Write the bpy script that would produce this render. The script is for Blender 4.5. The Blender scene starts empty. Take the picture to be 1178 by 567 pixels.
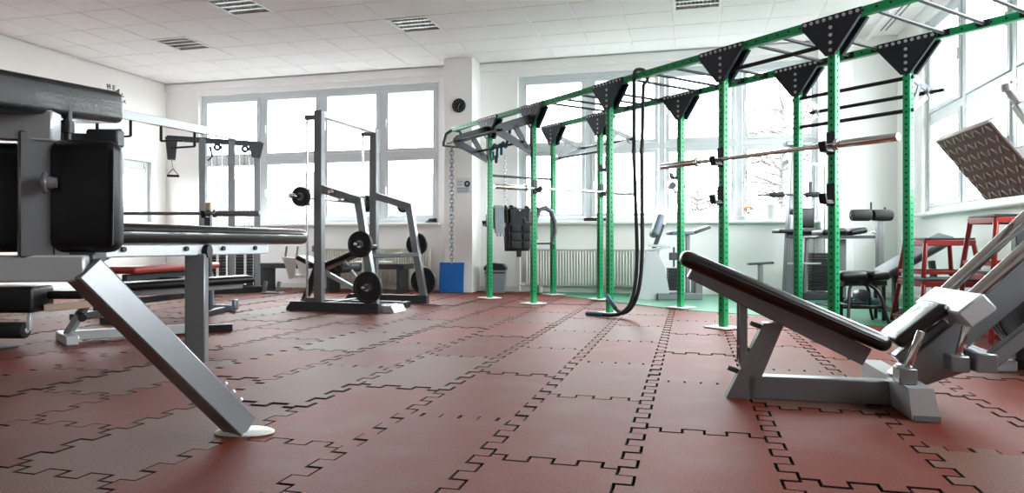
import bpy, bmesh, math, random
from mathutils import Vector, Matrix
random.seed(7)
C = bpy.context.scene.collection
sc = bpy.context.scene
R = math.radians

# ------------------------------------------------------------------ camera, world, exposure
YAW = 14.44          # the view axis is turned this much to the left of the room's depth axis
cam_d = bpy.data.cameras.new('camera'); cam = bpy.data.objects.new('camera', cam_d); C.objects.link(cam)
cam.location = (0, 0, .735); cam.rotation_euler = (R(90), 0, R(YAW))
cam_d.sensor_width = 36; cam_d.lens = 24.45; cam_d.shift_y = -.003; cam_d.clip_start = .05; cam_d.clip_end = 400
sc.camera = cam
w = bpy.data.worlds.new('overcast_sky'); sc.world = w; w.use_nodes = True
bg = w.node_tree.nodes['Background']; bg.inputs[0].default_value = (.965, .985, 1, 1); bg.inputs[1].default_value = 10.5
sc.view_settings.view_transform = 'Standard'; sc.view_settings.look = 'None'
sc.view_settings.exposure = 1.08; sc.view_settings.gamma = 1; sc.view_settings.use_curve_mapping = False
sc.cycles.max_bounces = 12; sc.cycles.diffuse_bounces = 9; sc.cycles.glossy_bounces = 4; sc.cycles.transparent_max_bounces = 12
sc.cycles.sample_clamp_indirect = 6

# room, metres
XL, XR, YF, YB, ZC = -8.93, 2.68, -4.5, 10.32, 3.52

def portal(loc, rot, sx, sy):
    l = bpy.data.lights.new('window_portal', 'AREA'); l.shape = 'RECTANGLE'; l.size = sx; l.size_y = sy
    l.cycles.is_portal = True
    o = bpy.data.objects.new('window_portal', l); C.objects.link(o); o.location = loc; o.rotation_euler = rot
portal((-5.97, 10.62, 2.15), (R(-90), 0, 0), 4.5, 2.3)
portal((-.40, 10.62, 2.15), (R(-90), 0, 0), 4.5, 2.3)
portal((3.0, 5.32, 2.25), (R(90), 0, R(90)), 8.0, 2.35)

# ------------------------------------------------------------------ materials
def lin(h):
    h = h.lstrip('#'); o = []
    for i in (0, 2, 4):
        c = int(h[i:i+2], 16) / 255
        o.append(c / 12.92 if c <= .04045 else ((c + .055) / 1.055) ** 2.4)
    return (*o, 1)
def mat(name, col, rough=.5, metal=0, var=.06, scale=30, bump=0, spec=.5, bscale=None, coat=0):
    m = bpy.data.materials.new(name); m.use_nodes = True; nt = m.node_tree; n = nt.nodes
    b = n['Principled BSDF']; col = lin(col) if isinstance(col, str) else (*col, 1)
    b.inputs['Roughness'].default_value = rough; b.inputs['Metallic'].default_value = metal
    b.inputs['Specular IOR Level'].default_value = spec; b.inputs['Coat Weight'].default_value = coat
    tc = n.new('ShaderNodeTexCoord'); no = n.new('ShaderNodeTexNoise'); no.inputs['Scale'].default_value = scale; no.inputs['Detail'].default_value = 4
    nt.links.new(tc.outputs['Object'], no.inputs['Vector'])
    mx = n.new('ShaderNodeMix'); mx.data_type = 'RGBA'
    mx.inputs[6].default_value = tuple(c * (1 - var) for c in col[:3]) + (1,)
    mx.inputs[7].default_value = tuple(min(1, c * (1 + var)) for c in col[:3]) + (1,)
    nt.links.new(no.outputs['Fac'], mx.inputs[0]); nt.links.new(mx.outputs[2], b.inputs['Base Color'])
    if bump:
        n2 = n.new('ShaderNodeTexNoise'); n2.inputs['Scale'].default_value = bscale or scale * 4; n2.inputs['Detail'].default_value = 3
        nt.links.new(tc.outputs['Object'], n2.inputs['Vector'])
        bp = n.new('ShaderNodeBump'); bp.inputs['Strength'].default_value = bump; bp.inputs['Distance'].default_value = .01
        nt.links.new(n2.outputs['Fac'], bp.inputs['Height']); nt.links.new(bp.outputs['Normal'], b.inputs['Normal'])
    return m
M = {}
M['wall'] = mat('white_wall_paint', '#f6f5f4', .75, var=.02, scale=3, bump=.05, bscale=150)
M['wall_warm'] = mat('warm_white_wall_paint', '#f3f0ec', .75, var=.02, scale=3, bump=.05, bscale=150)
M['ceil'] = mat('mineral_fibre_tile', '#f0eeec', .85, var=.04, scale=8, bump=.15, bscale=220)
M['ceilbar'] = mat('ceiling_grid_white', '#e4e3e0', .6, var=.02)
M['dark_void'] = mat('dark_plenum', '#6d6b69', .9)
M['frame'] = mat('white_window_plastic', '#d6dcdf', .35, var=.02)
M['sill'] = mat('white_sill', '#e9ecec', .3, var=.03)
M['gasket'] = mat('grey_gasket', '#7d8588', .6)
M['silver'] = mat('silver_powder_coat', '#83868a', .3, .65, var=.06, scale=60)
M['silver_lt'] = mat('pale_silver_paint', '#b9bdc0', .33, .4, var=.05, scale=50)
M['steel_gr'] = mat('grey_powder_coat', '#77797c', .42, .5, var=.06, scale=50)
M['steel_dk'] = mat('dark_grey_steel', '#3f4246', .45, .45, var=.08, scale=40)
M['steel_bl'] = mat('blue_grey_steel', '#8693a0', .4, .35, var=.06, scale=40)
M['black_st'] = mat('black_steel', '#17191c', .42, .3, var=.1, scale=40)
M['navy'] = mat('black_navy_gusset_paint', '#1b222b', .45, .2, var=.08, scale=30)
M['chrome'] = mat('polished_chrome', '#d5d4d2', .14, 1, var=.03)
M['leather'] = mat('black_vinyl', '#090b0d', .4, 0, var=.15, scale=25, bump=.1, bscale=90, spec=.32, coat=.05)
M['leather_gl'] = mat('glossy_black_vinyl', '#090b0d', .3, 0, var=.15, scale=25, bump=.06, bscale=90, spec=.5, coat=.55)
M['leather_gr'] = mat('dark_grey_vinyl', '#4b5057', .45, 0, var=.1, scale=25, bump=.1, bscale=90)
M['leather_bl'] = mat('blue_grey_vinyl', '#6f7b88', .45, 0, var=.1, scale=25)
M['leather_red'] = mat('dark_red_vinyl', '#8e2c24', .42, 0, var=.1, scale=25, bump=.08)
M['beige'] = mat('beige_vinyl', '#c9b39c', .5, 0, var=.06, scale=25)
M['foam'] = mat('black_foam', '#0b0d0e', .75, 0, var=.15, scale=80, bump=.15)
M['rubber'] = mat('black_rubber', '#0e1213', .55, 0, var=.15, scale=60, bump=.1)
M['green'] = mat('green_rig_paint', '#0a8a52', .38, .05, var=.1, scale=12, spec=.5)
M['hole'] = mat('punched_hole_black', '#07110c', .8)
M['gmat'] = mat('green_sports_floor', '#3b8467', .34, 0, var=.07, scale=4, bump=.05, bscale=200)
M['red'] = mat('red_frame_paint', '#8f211f', .4, .05, var=.1, scale=14)
M['white'] = mat('white_plastic', '#ececea', .4, var=.03)
M['white_m'] = mat('white_enamel', '#e3e3de', .35, var=.03, scale=5)
M['cream'] = mat('cream_radiator_enamel', '#dfdbd0', .35, var=.03, scale=5)
M['blue'] = mat('blue_foam_mat', '#0f63b0', .6, var=.06, scale=20, bump=.08)
M['grey_pl'] = mat('grey_bin_plastic', '#7d868f', .4, var=.06, scale=10)
M['black_pl'] = mat('black_plastic', '#1d2024', .4, var=.06)
M['teal'] = mat('teal_strap_webbing', '#12505e', .7, var=.12, scale=40)
M['teal_db'] = mat('teal_neoprene', '#1f4f56', .6, var=.15, scale=30)
M['rope'] = mat('black_battle_rope', '#14161c', .7, var=.25, scale=160, bump=.5, bscale=200)
M['rope_end'] = mat('blue_rope_sleeve', '#2b5668', .5, var=.1)
M['cloth'] = mat('grey_cloth', '#8f979c', .9, var=.12, scale=20, bump=.2)
M['vest'] = mat('black_nylon_vest', '#0a0c0f', .8, var=.2, scale=30, bump=.3, bscale=60)
M['ink'] = mat('black_wall_ink', '#2a2b2d', .7)
M['ink_blue'] = mat('blue_grey_ink', '#5a7386', .7)
M['paper'] = mat('paper_white', '#dfe3e6', .7)
M['clock'] = mat('clock_black', '#171d22', .3)
M['tan'] = mat('tan_plastic', '#a08d72', .5)
M['dusk'] = mat('floor_underlay', '#3a1b17', .9)
M['orange'] = mat('orange_petals', '#e2873c', .6)
M['leaf'] = mat('leaf_green', '#6d7b4e', .6)
M['hill'] = mat('misty_hill', (.044, .046, .048), .95, var=.12, scale=.06)
M['snow'] = mat('pale_ground', (.09, .09, .09), .95, var=.1, scale=.1)
M['twig'] = mat('frosted_twigs', (.10, .095, .09), .9, var=.2)
M['tube_w'] = mat('lamp_tube_white', '#f2f2ee', .3)
M['louvre'] = mat('louvre_aluminium', '#c4c4c2', .3, .6)
M['lamp_dark'] = mat('lamp_recess', '#3a3a3a', .7)

def tile_mat():
    m = bpy.data.materials.new('red_rubber_granulate'); m.use_nodes = True; nt = m.node_tree; n = nt.nodes; L = nt.links.new
    b = n['Principled BSDF']; b.inputs['Specular IOR Level'].default_value = .22
    oi = n.new('ShaderNodeObjectInfo'); cr = n.new('ShaderNodeValToRGB'); cr.color_ramp.interpolation = 'LINEAR'
    e = cr.color_ramp.elements
    cols = [(0, '#5f2012'), (.25, '#6e2819'), (.5, '#632315'), (.7, '#632a1c'), (.85, '#623a2f'), (1, '#664a40')]
    e[0].position, e[0].color = 0, lin(cols[0][1]); e[1].position, e[1].color = 1, lin(cols[-1][1])
    for p, c in cols[1:-1]:
        q = e.new(p); q.color = lin(c)
    L(oi.outputs['Random'], cr.inputs[0])
    tc = n.new('ShaderNodeTexCoord')
    n1 = n.new('ShaderNodeTexNoise'); n1.inputs['Scale'].default_value = 150; n1.inputs['Detail'].default_value = 2
    n2 = n.new('ShaderNodeTexNoise'); n2.inputs['Scale'].default_value = 3.2; n2.inputs['Detail'].default_value = 5
    gm = n.new('ShaderNodeNewGeometry')
    L(tc.outputs['Object'], n1.inputs['Vector']); L(gm.outputs['Position'], n2.inputs['Vector'])
    r1 = n.new('ShaderNodeMapRange'); r1.inputs[1].default_value = .35; r1.inputs[2].default_value = .7; r1.inputs[3].default_value = .6; r1.inputs[4].default_value = 1.5
    L(n1.outputs['Fac'], r1.inputs[0])
    mm = n.new('ShaderNodeMix'); mm.data_type = 'RGBA'; mm.blend_type = 'MULTIPLY'; mm.inputs[0].default_value = 1
    L(cr.outputs['Color'], mm.inputs[6]); L(r1.outputs[0], mm.inputs[7])
    dust = n.new('ShaderNodeMix'); dust.data_type = 'RGBA'; dust.inputs[7].default_value = lin('#674c44')
    r2 = n.new('ShaderNodeMapRange'); r2.inputs[1].default_value = .5; r2.inputs[2].default_value = .75; r2.inputs[3].default_value = 0; r2.inputs[4].default_value = .45
    L(n2.outputs['Fac'], r2.inputs[0]); L(r2.outputs[0], dust.inputs[0]); L(mm.outputs[2], dust.inputs[6])
    L(dust.outputs[2], b.inputs['Base Color'])
    b.inputs['Roughness'].default_value = .55
    bp = n.new('ShaderNodeBump'); bp.inputs['Strength'].default_value = .35; bp.inputs['Distance'].default_value = .004
    L(n1.outputs['Fac'], bp.inputs['Height']); L(bp.outputs['Normal'], b.inputs['Normal'])
    return m
M['tile'] = tile_mat()
M['joint'] = mat('tile_joint_shade', '#1d0f0c', .9)  # shade of the tile gaps, put into the colour of the side faces
def glass_mat():
    m = bpy.data.materials.new('window_glass'); m.use_nodes = True; nt = m.node_tree; n = nt.nodes; n.remove(n['Principled BSDF'])
    t = n.new('ShaderNodeBsdfTransparent'); g = n.new('ShaderNodeBsdfGlossy'); g.inputs['Roughness'].default_value = .02
    t.inputs[0].default_value = (.95, .97, .97, 1)
    mx = n.new('ShaderNodeMixShader'); mx.inputs[0].default_value = .05
    nt.links.new(t.outputs[0], mx.inputs[1]); nt.links.new(g.outputs[0], mx.inputs[2]); nt.links.new(mx.outputs[0], n['Material Output'].inputs[0])
    return m
M['glass'] = glass_mat()
def tread_mat():   # pressed diamond tread: dull brownish aluminium with paler lozenges
    m = bpy.data.materials.new('tread_plate_aluminium'); m.use_nodes = True; b = m.node_tree.nodes['Principled BSDF']
    b.inputs['Base Color'].default_value = lin('#6f605b'); b.inputs['Metallic'].default_value = .6; b.inputs['Roughness'].default_value = .42
    return m
M['tread'] = tread_mat()

# ------------------------------------------------------------------ mesh helpers
V = Vector
class MB:
    def __init__(s): s.bm = bmesh.new()
    def _add(s, tmp, mtx):
        off = {}
        for v in tmp.verts: off[v] = s.bm.verts.new(mtx @ v.co)
        for f in tmp.faces:
            try: s.bm.faces.new([off[v] for v in f.verts])
            except ValueError: pass
        tmp.free()
    def box(s, c, size, bev=0, seg=1, rot=None):
        t = bmesh.new(); bmesh.ops.create_cube(t, size=1)
        for v in t.verts: v.co = V((v.co.x * size[0], v.co.y * size[1], v.co.z * size[2]))
        if bev: bmesh.ops.bevel(t, geom=t.edges[:], offset=min(bev, min(size) * .49), segments=seg, affect='EDGES', profile=.5)
        m = Matrix.Translation(V(c))
        if rot is not None: m = m @ rot
        s._add(t, m); return s
    def bar(s, p, q, wd, ht, up=(0, 0, 1), bev=.005, seg=1, ext=0):
        p, q = V(p), V(q); d = (q - p); L = d.length; d.normalize(); u = V(up)
        if abs(d.dot(u.normalized())) > .98: u = V((1, 0, 0))
        y = u.cross(d).normalized(); z = d.cross(y)
        rot = Matrix((d, y, z)).transposed().to_4x4()
        return s.box((p + q) / 2, (L + 2 * ext, wd, ht), bev, seg, rot)
    def cyl(s, p, q, r, n=12, r2=None, bev=0):
        p, q = V(p), V(q); d = q - p; t = bmesh.new()
        bmesh.ops.create_cone(t, cap_ends=True, segments=n, radius1=r, radius2=r if r2 is None else r2, depth=d.length)
        if bev:
            es = [e for e in t.edges if abs(e.verts[0].co.z - e.verts[1].co.z) < 1e-6]
            bmesh.ops.bevel(t, geom=es, offset=bev, segments=2, affect='EDGES', profile=.5)
        s._add(t, Matrix.Translation((p + q) / 2) @ d.to_track_quat('Z', 'Y').to_matrix().to_4x4()); return s
    def pipe(s, pts, r, n=8, closed=False, r_fn=None):
        pts = [V(p) for p in pts]; N = len(pts); rings = []; up = None
        for i, p in enumerate(pts):
            a = pts[(i - 1) % N] if (i or closed) else p; b = pts[(i + 1) % N] if (i < N - 1 or closed) else p
            d = (b - a).normalized()
            if up is None: up = V((0, 0, 1)) if abs(d.z) < .9 else V((1, 0, 0))
            x = up.cross(d).normalized(); up = d.cross(x).normalized()
            rr = r_fn(i / (N - 1)) if r_fn else r
            rings.append([s.bm.verts.new(p + x * math.cos(2 * math.pi * k / n) * rr + up * math.sin(2 * math.pi * k / n) * rr) for k in range(n)])
        for i in range(N if closed else N - 1):
            A, B = rings[i], rings[(i + 1) % N]
            for k in range(n): s.bm.faces.new((A[k], A[(k + 1) % n], B[(k + 1) % n], B[k]))
        if not closed: s.bm.faces.new(rings[0][::-1]); s.bm.faces.new(rings[-1])
        return s
    def prism(s, poly, f0, f1):
        """poly of 2-D points; f0 / f1 map a 2-D point to the two 3-D faces"""
        a = [s.bm.verts.new(V(f0(*p))) for p in poly]; b = [s.bm.verts.new(V(f1(*p))) for p in poly]
        s.bm.faces.new(a[::-1]); s.bm.faces.new(b); n = len(poly)
        for i in range(n): s.bm.faces.new((a[i], a[(i + 1) % n], b[(i + 1) % n], b[i]))
        return s
    def xz(s, poly, y0, y1): return s.prism(poly, lambda x, z: (x, y0, z), lambda x, z: (x, y1, z))
    def yz(s, poly, x0, x1): return s.prism(poly, lambda y, z: (x0, y, z), lambda y, z: (x1, y, z))
    def xy(s, poly, z0, z1): return s.prism(poly, lambda x, y: (x, y, z0), lambda x, y: (x, y, z1))
    def lathe(s, prof, c, axis=(0, 0, 1), n=24):
        q = V(axis).normalized().to_track_quat('Z', 'Y').to_matrix(); c = V(c); rings = []
        for r, h in prof:
            if r < 1e-5: rings.append([s.bm.verts.new(c + q @ V((0, 0, h)))])
            else: rings.append([s.bm.verts.new(c + q @ V((r * math.cos(2 * math.pi * k / n), r * math.sin(2 * math.pi * k / n), h))) for k in range(n)])
        for A, B in zip(rings, rings[1:]):
            for k in range(n):
                a = [A[k % len(A)], A[(k + 1) % len(A)], B[(k + 1) % len(B)], B[k % len(B)]]
                f = []
                for v in a:
                    if v not in f: f.append(v)
                if len(f) > 2: s.bm.faces.new(f)
        return s
    def pad(s, p, q, wd, ht, up=(0, 0, 1), r=.025): return s.bar(p, q, wd, ht, up, r, 4)
    def mesh(s, name, angle=40):
        bmesh.ops.recalc_face_normals(s.bm, faces=s.bm.faces[:])
        me = bpy.data.meshes.new(name); s.bm.to_mesh(me); s.bm.free()
        me.polygons.foreach_set('use_smooth', [True] * len(me.polygons)); me.set_sharp_from_angle(angle=R(angle))
        return me
def obj(name, mb, m, parent=None, label=None):
    me = mb.mesh(name) if isinstance(mb, MB) else mb
    if not me.materials: me.materials.append(M[m] if isinstance(m, str) else m)
    o = bpy.data.objects.new(name, me); C.objects.link(o)
    if parent is not None: o.parent = parent
    if label: o['label'] = label
    return o
def thing(name, label, cat, loc=(0, 0, 0), rz=0, group=None):
    o = bpy.data.objects.new(name, None); C.objects.link(o); o.empty_display_size = .1
    o.location = loc; o.rotation_euler = (0, 0, R(rz)); tag(o, label, cat, group); return o
def tag(o, label, cat, group=None):
    o['label'] = label; o['category'] = cat
    if group: o['group'] = group
    return o
def struct(name, mb, m, label=None):
    o = obj(name, mb, m); o['kind'] = 'structure'
    if label: o['label'] = label
    return o
def loc(root, p):    # world point -> coordinates of a root turned about z
    a = -root.rotation_euler.z; x, y = p[0] - root.location.x, p[1] - root.location.y
    return V((x * math.cos(a) - y * math.sin(a), x * math.sin(a) + y * math.cos(a), p[2] - root.location.z))

# ------------------------------------------------------------------ floor
floor = struct('floor', MB().box(((XL+XR)/2, (YF+YB)/2, -.06), (XR-XL+.6, YB-YF+.6, .08)), 'dusk', 'dark underlay carrying interlocking red rubber tiles')
def tile_outline(a=.028, g=.0055, p=1/6):
    pts = [(a, a)]
    for k in range(1, 6):      # bottom edge, left to right
        s0, s1 = (a, -a) if k % 2 else (-a, a)
        pts += [(k*p/2, s0), (k*p/2, s1)]
    pts += [(.5-a, -a), (.5-a, 0), (.5+a, 0)]
    for k in range(1, 12):     # right edge, upwards
        s0, s1 = (a, -a) if k % 2 else (-a, a)
        pts += [(.5+s0, k*p/2), (.5+s1, k*p/2)]
    pts += [(.5-a, 1-a)]
    for k in range(5, 0, -1):  # top edge, right to left
        s0, s1 = (-a, a) if k % 2 else (a, -a)
        pts += [(k*p/2, 1+s0), (k*p/2, 1+s1)]
    pts += [(a, 1+a), (a, 1), (-a, 1)]
    for k in range(11, 0, -1):
        s0, s1 = (-a, a) if k % 2 else (a, -a)
        pts += [(s0, k*p/2), (s1, k*p/2)]
    n = len(pts); out = []
    for i in range(n):
        (x0, y0), (x1, y1), (x2, y2) = pts[i-1], pts[i], pts[(i+1) % n]
        d1 = V((x1-x0, y1-y0)).normalized(); d2 = V((x2-x1, y2-y1)).normalized()
        n1 = V((-d1.y, d1.x)); n2 = V((-d2.y, d2.x))
        out.append((x1 + g*(n1.x if abs(n1.x) > .5 else n2.x), y1 + g*(n1.y if abs(n1.y) > .5 else n2.y)))
    return out
ol = tile_outline()
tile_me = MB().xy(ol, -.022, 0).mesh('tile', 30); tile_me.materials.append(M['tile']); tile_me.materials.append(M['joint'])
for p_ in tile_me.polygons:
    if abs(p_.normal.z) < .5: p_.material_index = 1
GREEN = [(-2.45, 10.32), (-.12, 7.91), (.73, 7.45), (1.6, 6.75), (2.68, 5.95), (2.68, 10.32)]
def in_green(x, y):
    ins = False
    for i in range(len(GREEN)):
        (x1, y1), (x2, y2) = GREEN[i], GREEN[i-1]
        if (y1 > y) != (y2 > y) and x < (x2-x1)*(y-y1)/(y2-y1)+x1: ins = not ins
    return ins
for ix in range(-18, 6):
    x0 = -.20 + .5*ix
    for iy in range(-1, 11):
        y0 = -.2 + iy + (.5 if ix % 2 else 0)
        if x0 < XL - .01 or x0 + .5 > XR + .35 or y0 > YB - .3: continue
        if all(in_green(x0 + dx, y0 + dy) for dx in (-.05, .25, .55) for dy in (-.05, .5, 1.05)): continue
        t = obj('tile', tile_me, 'tile', floor); t.location = (x0, y0, random.uniform(-.003, .003))
grn = struct('floor_green', MB().xy(GREEN, -.02, .006), 'gmat', 'green sports flooring in the back corner under the wall machines')

# ------------------------------------------------------------------ ceiling
P = .578; CX0, CY0 = -3.40, 8.26      # centre of one lamp cell
ceil = struct('ceiling', MB().box(((XL+XR)/2, (YF+YB)/2, ZC+.16), (XR-XL+.6, YB-YF+.6, .08)), 'dark_void', 'suspended ceiling of white square tiles')
ct = MB().box((0, 0, .006), (P-.012, P-.012, .012), .003).mesh('ceiling_tile'); ct.materials.append(M['ceil'])
grid = MB(); lamps = {(-3, -2), (0, 0), (-6, 0), (6, 0), (3, -2), (3, -6), (-3, -6), (0, -4), (-6, -4), (6, -4)}
i0, i1 = math.floor((XL-CX0)/P + .5), math.ceil((XR-CX0)/P - .5); j0, j1 = math.floor((YF-CY0)/P + .5), math.ceil((YB-CY0)/P - .5)
plain = MB(); nt_ = 0
for i in range(i0, i1+1):
    for j in range(j0, j1+1):
        if (i, j) in lamps: continue
        x, y = CX0+i*P, CY0+j*P
        x0, x1 = max(x-P/2+.004, XL), min(x+P/2-.004, XR); y0, y1 = max(y-P/2+.004, YF), min(y+P/2-.004, YB)
        if x1-x0 < .05 or y1-y0 < .05: continue
        if y > 4.6:
            if x1-x0 < P-.02 or y1-y0 < P-.02: obj('ceiling_tile', MB().box(((x0+x1)/2, (y0+y1)/2, ZC+.006), (x1-x0, y1-y0, .012), .003), 'ceil', ceil)
            else: o = obj('ceiling_tile', ct, 'ceil', ceil); o.location = (x, y, ZC)
        else: plain.box(((x0+x1)/2, (y0+y1)/2, ZC+.006), (x1-x0, y1-y0, .012))
pl = obj('ceiling_tile_field', plain, 'ceil', ceil); pl['kind'] = 'stuff'
for i in range(i0, i1+2): grid.box((CX0+(i-.5)*P, (YF+YB)/2, ZC+.012), (.024, YB-YF, .012))
for j in range(j0, j1+2): grid.box(((XL+XR)/2, CY0+(j-.5)*P, ZC+.013), (XR-XL, .024, .012))
obj('grid_bar', grid, 'ceilbar', ceil)
def lamp(i, j, label):
    t = thing('ceiling_lamp', label, 'ceiling lamp', (CX0+i*P, CY0+j*P, ZC), 0, 'recessed louvred ceiling lamps')
    h = MB(); s_ = P/2-.012
    for sx, sy, wx, wy in ((0, s_-.015, 2*s_, .03), (0, -s_+.015, 2*s_, .03), (s_-.015, 0, .03, 2*s_-.06), (-s_+.015, 0, .03, 2*s_-.06)): h.box((sx, sy, .02), (wx, wy, .055))
    obj('lamp_frame', h, 'white', t)
    obj('lamp_recess', MB().box((0, 0, .085), (2*s_, 2*s_, .01)), 'lamp_dark', t)
    for k in range(4): obj('lamp_tube', MB().cyl((-s_+.04, -.2+.133*k, .066), (s_-.04, -.2+.133*k, .066), .009, 10), 'tube_w', t)
    for k in range(5): obj('louvre_blade', MB().xz([(-.022, .0), (.022, .0), (.007, .05), (-.007, .05)], -s_+.03, s_-.03), 'louvre', t).location = (0, 0, 0)
    for k, c in enumerate([c for c in t.children if c.name.startswith('louvre_blade')]):
        c.rotation_euler = (0, 0, R(90)); c.location = (0, -.266+.133*k, 0)
    cr = MB()
    for k in range(12): cr.box((-.242+.044*k, 0, .024), (.006, 2*s_-.07, .04))
    obj('cross_blade', cr, 'louvre', t)
lamp(-3, -2, 'square louvred ceiling lamp nearest the camera, cut by the top edge of the picture')
lamp(0, 0, 'square louvred ceiling lamp between the camera and the white column')
lamp(-6, 0, 'square louvred ceiling lamp furthest left, above the cable tower')
lamp(6, 0, 'square louvred ceiling lamp above the green rig, at the top edge')

# ------------------------------------------------------------------ walls
T = .28
def wbox(mb, x0, x1, y0, y1, z0, z1): return mb.box(((x0+x1)/2, (y0+y1)/2, (z0+z1)/2), (x1-x0, y1-y0, z1-z0))
ZS, ZT = 1.06, 3.29
WL = (-8.27, -3.85); WR = (-2.57, 1.74)
b = MB()
wbox(b, XL-T, XR+T, YB, YB+T, -.02, ZS-.04); wbox(b, XL-T, XR+T, YB, YB+T, ZT, ZC+.12)
for x0, x1 in ((XL-T, WL[0]), (WL[1], WR[0]), (WR[1], XR+T)): wbox(b, x0, x1, YB, YB+T, ZS-.04, ZT)
struct('wall_back', b, 'wall', 'white back wall with two bands of windows')
b = MB(); RS, RT = 1.09, 3.36; RW = (1.35, 9.29)  # window band extended out of view, near bays added for light from right front
wbox(b, XR, XR+T, YF, YB, -.02, RS-.04); wbox(b, XR, XR+T, YF, YB, RT, ZC+.12); wbox(b, XR, XR+T, YF, RW[0], RS-.04, RT); wbox(b, XR, XR+T, RW[1], YB, RS-.04, RT)
struct('wall_right', b, 'wall', 'white window wall on the right')
LW = (7.9, 9.97); b = MB()
wbox(b, XL-T, XL, YF, YB, -.02, 1.1); wbox(b, XL-T, XL, YF, YB, 2.12, ZC+.12); wbox(b, XL-T, XL, YF, LW[0], 1.1, 2.12); wbox(b, XL-T, XL, LW[1], YB, 1.1, 2.12)
struct('wall_left', b, 'wall_warm', 'plain white wall on the left')
struct('wall_front', wbox(MB(), XL-T, XR+T, YF-T, YF, -.02, ZC+.12), 'wall_warm', 'plain wall behind the camera')
struct('trim_1', MB().box((-3.39, 10.125, 1.76), (.45, .42, ZC), .006), 'wall', 'square white column with the clock')
struct('trim_2', MB().box((1.875, 10.125, 1.76), (.36, .42, ZC), .006), 'wall', 'square white column in the back right corner')
# cornice band under the ceiling on the back wall, with its dark shadow joint
struct('trim_3', MB().box((-6.27, YB-.02, 3.44), (5.3, .05, .12), .004), 'wall', 'white curtain box above the left back windows')
struct('trim_4', MB().box((-.74, YB-.02, 3.44), (4.85, .05, .12), .004), 'wall', 'white curtain box above the right back windows')
tr = MB(); tr.box((2.40, 4, ZC-.006), (.012, 12, .012)); tr.box((2.46, 4, ZC-.006), (.012, 12, .012))
struct('trim_5', tr, 'gasket', 'double curtain rail on the ceiling by the right windows')
struct('trim_6', MB().box((2.28, 3.5, ZC-.03), (.06, 13.4, .06), .004), 'wall', 'slim ceiling batten along the right window wall')
struct('baseboard_back', MB().box(((XL+XR)/2, YB-.008, .04), (XR-XL, .016, .08)), 'white_m')
struct('baseboard_right', MB().box((XR-.008, (YF+YB)/2, .04), (.016, YB-YF, .08)), 'white_m')
struct('baseboard_left', MB().box((XL+.008, (YF+YB)/2, .04), (.016, YB-YF, .08)), 'white_m')

def window(n, o, ax, inward, cols, z0, ztr, z1, label, handles=True):
    """o: start of the opening, ax: unit direction along it, inward: towards the room; every sash a part with its pane"""
    ax, iw, o = V(ax), V(inward), V(o); L = cols[-1]; up = V((0, 0, 1))
    def bx(mb, s0, s1, za, zb, d0, d1, bev=.004):
        c = o + ax*(s0+s1)/2 + iw*(d0+d1)/2; c.z = (za+zb)/2
        sz = [abs(ax[k])*(s1-s0) + abs(iw[k])*abs(d1-d0) for k in range(2)]; mb.box(c, (sz[0], sz[1], zb-za), bev)
    fr = MB()
    bx(fr, 0, .06, z0, z1, -.04, .04); bx(fr, L-.06, L, z0, z1, -.04, .04)
    bx(fr, .06, L-.06, z0, z0+.07, -.04, .04); bx(fr, .06, L-.06, z1-.07, z1, -.04, .04)
    root = struct('window_%d' % n, fr, 'frame', label)
    for a in cols[1:-1]:
        m = MB(); bx(m, a-.045, a+.045, z0+.07, z1-.07, -.04, .035); obj('mullion', m, 'frame', root)
    for a, c in zip(cols, cols[1:]):
        l, r = (a+.06 if a == 0 else a+.045), (c-.06 if c == L else c-.045)
        m = MB(); bx(m, l, r, ztr-.045, ztr+.045, -.04, .032); obj('transom', m, 'frame', root)
        for za, zb in ((z0+.07, ztr-.045), (ztr+.045, z1-.07)):
            m = MB(); f = .055
            bx(m, l+.004, l+f, za+.004, zb-.004, -.02, .05); bx(m, r-f, r-.004, za+.004, zb-.004, -.02, .05)
            bx(m, l+f, r-f, za+.004, za+f, -.02, .05); bx(m, l+f, r-f, zb-f, zb-.004, -.02, .05)
            sa = obj('sash', m, 'frame', root)
            m = MB(); bx(m, l+f-.008, r-f+.008, za+f-.008, zb-f+.008, .004, .01, 0); obj('pane', m, 'glass', sa)
            m = MB(); g = .006
            bx(m, l+f-g, l+f+.004, za+f, zb-f, .048, .053, 0); bx(m, r-f-.004, r-f+g, za+f, zb-f, .048, .053, 0)
            obj('gasket', m, 'gasket', sa)
            if handles:
                m = MB(); zc_ = (za+zb)/2; bx(m, l+f/2-.012, l+f/2+.012, zc_-.03, zc_+.03, .05, .06); bx(m, l+f/2-.009, l+f/2+.009, zc_-.11, zc_+.02, .06, .08); obj('handle', m, 'white', sa)
    return root
def even(L, n): return [L*k/n for k in range(n+1)]
window(1, (WL[0], 10.44, 0), (1, 0, 0), (0, -1, 0), [0, 1.21, 2.33, 3.42, WL[1]-WL[0]], ZS, 2.17, ZT, 'four-bay white window band on the back wall behind the smith machine')
window(2, (WR[0], 10.44, 0), (1, 0, 0), (0, -1, 0), even(WR[1]-WR[0], 4), ZS, 2.17, ZT, 'four-bay white window band on the back wall behind the green rig')
window(3, (XR+.1, RW[0], 0), (0, 1, 0), (-1, 0, 0), [0, 1.12, 2.24, 3.34, 4.42, 5.66, 6.82, RW[1]-RW[0]], RS, 2.22, RT, 'tall white window band along the right wall, its unseen near bays added for light')
window(4, (XL-.1, LW[0], 0), (0, 1, 0), (1, 0, 0), [0, 1.03, LW[1]-LW[0]], 1.1, 1.98, 2.12, 'low window in the left wall by the back corner', False)
struct('trim_7', MB().box(((WL[0]+WL[1])/2, 10.33, ZS-.02), (WL[1]-WL[0]+.1, .34, .04), .008, 2), 'sill', 'white sill board under the left back windows')
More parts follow.
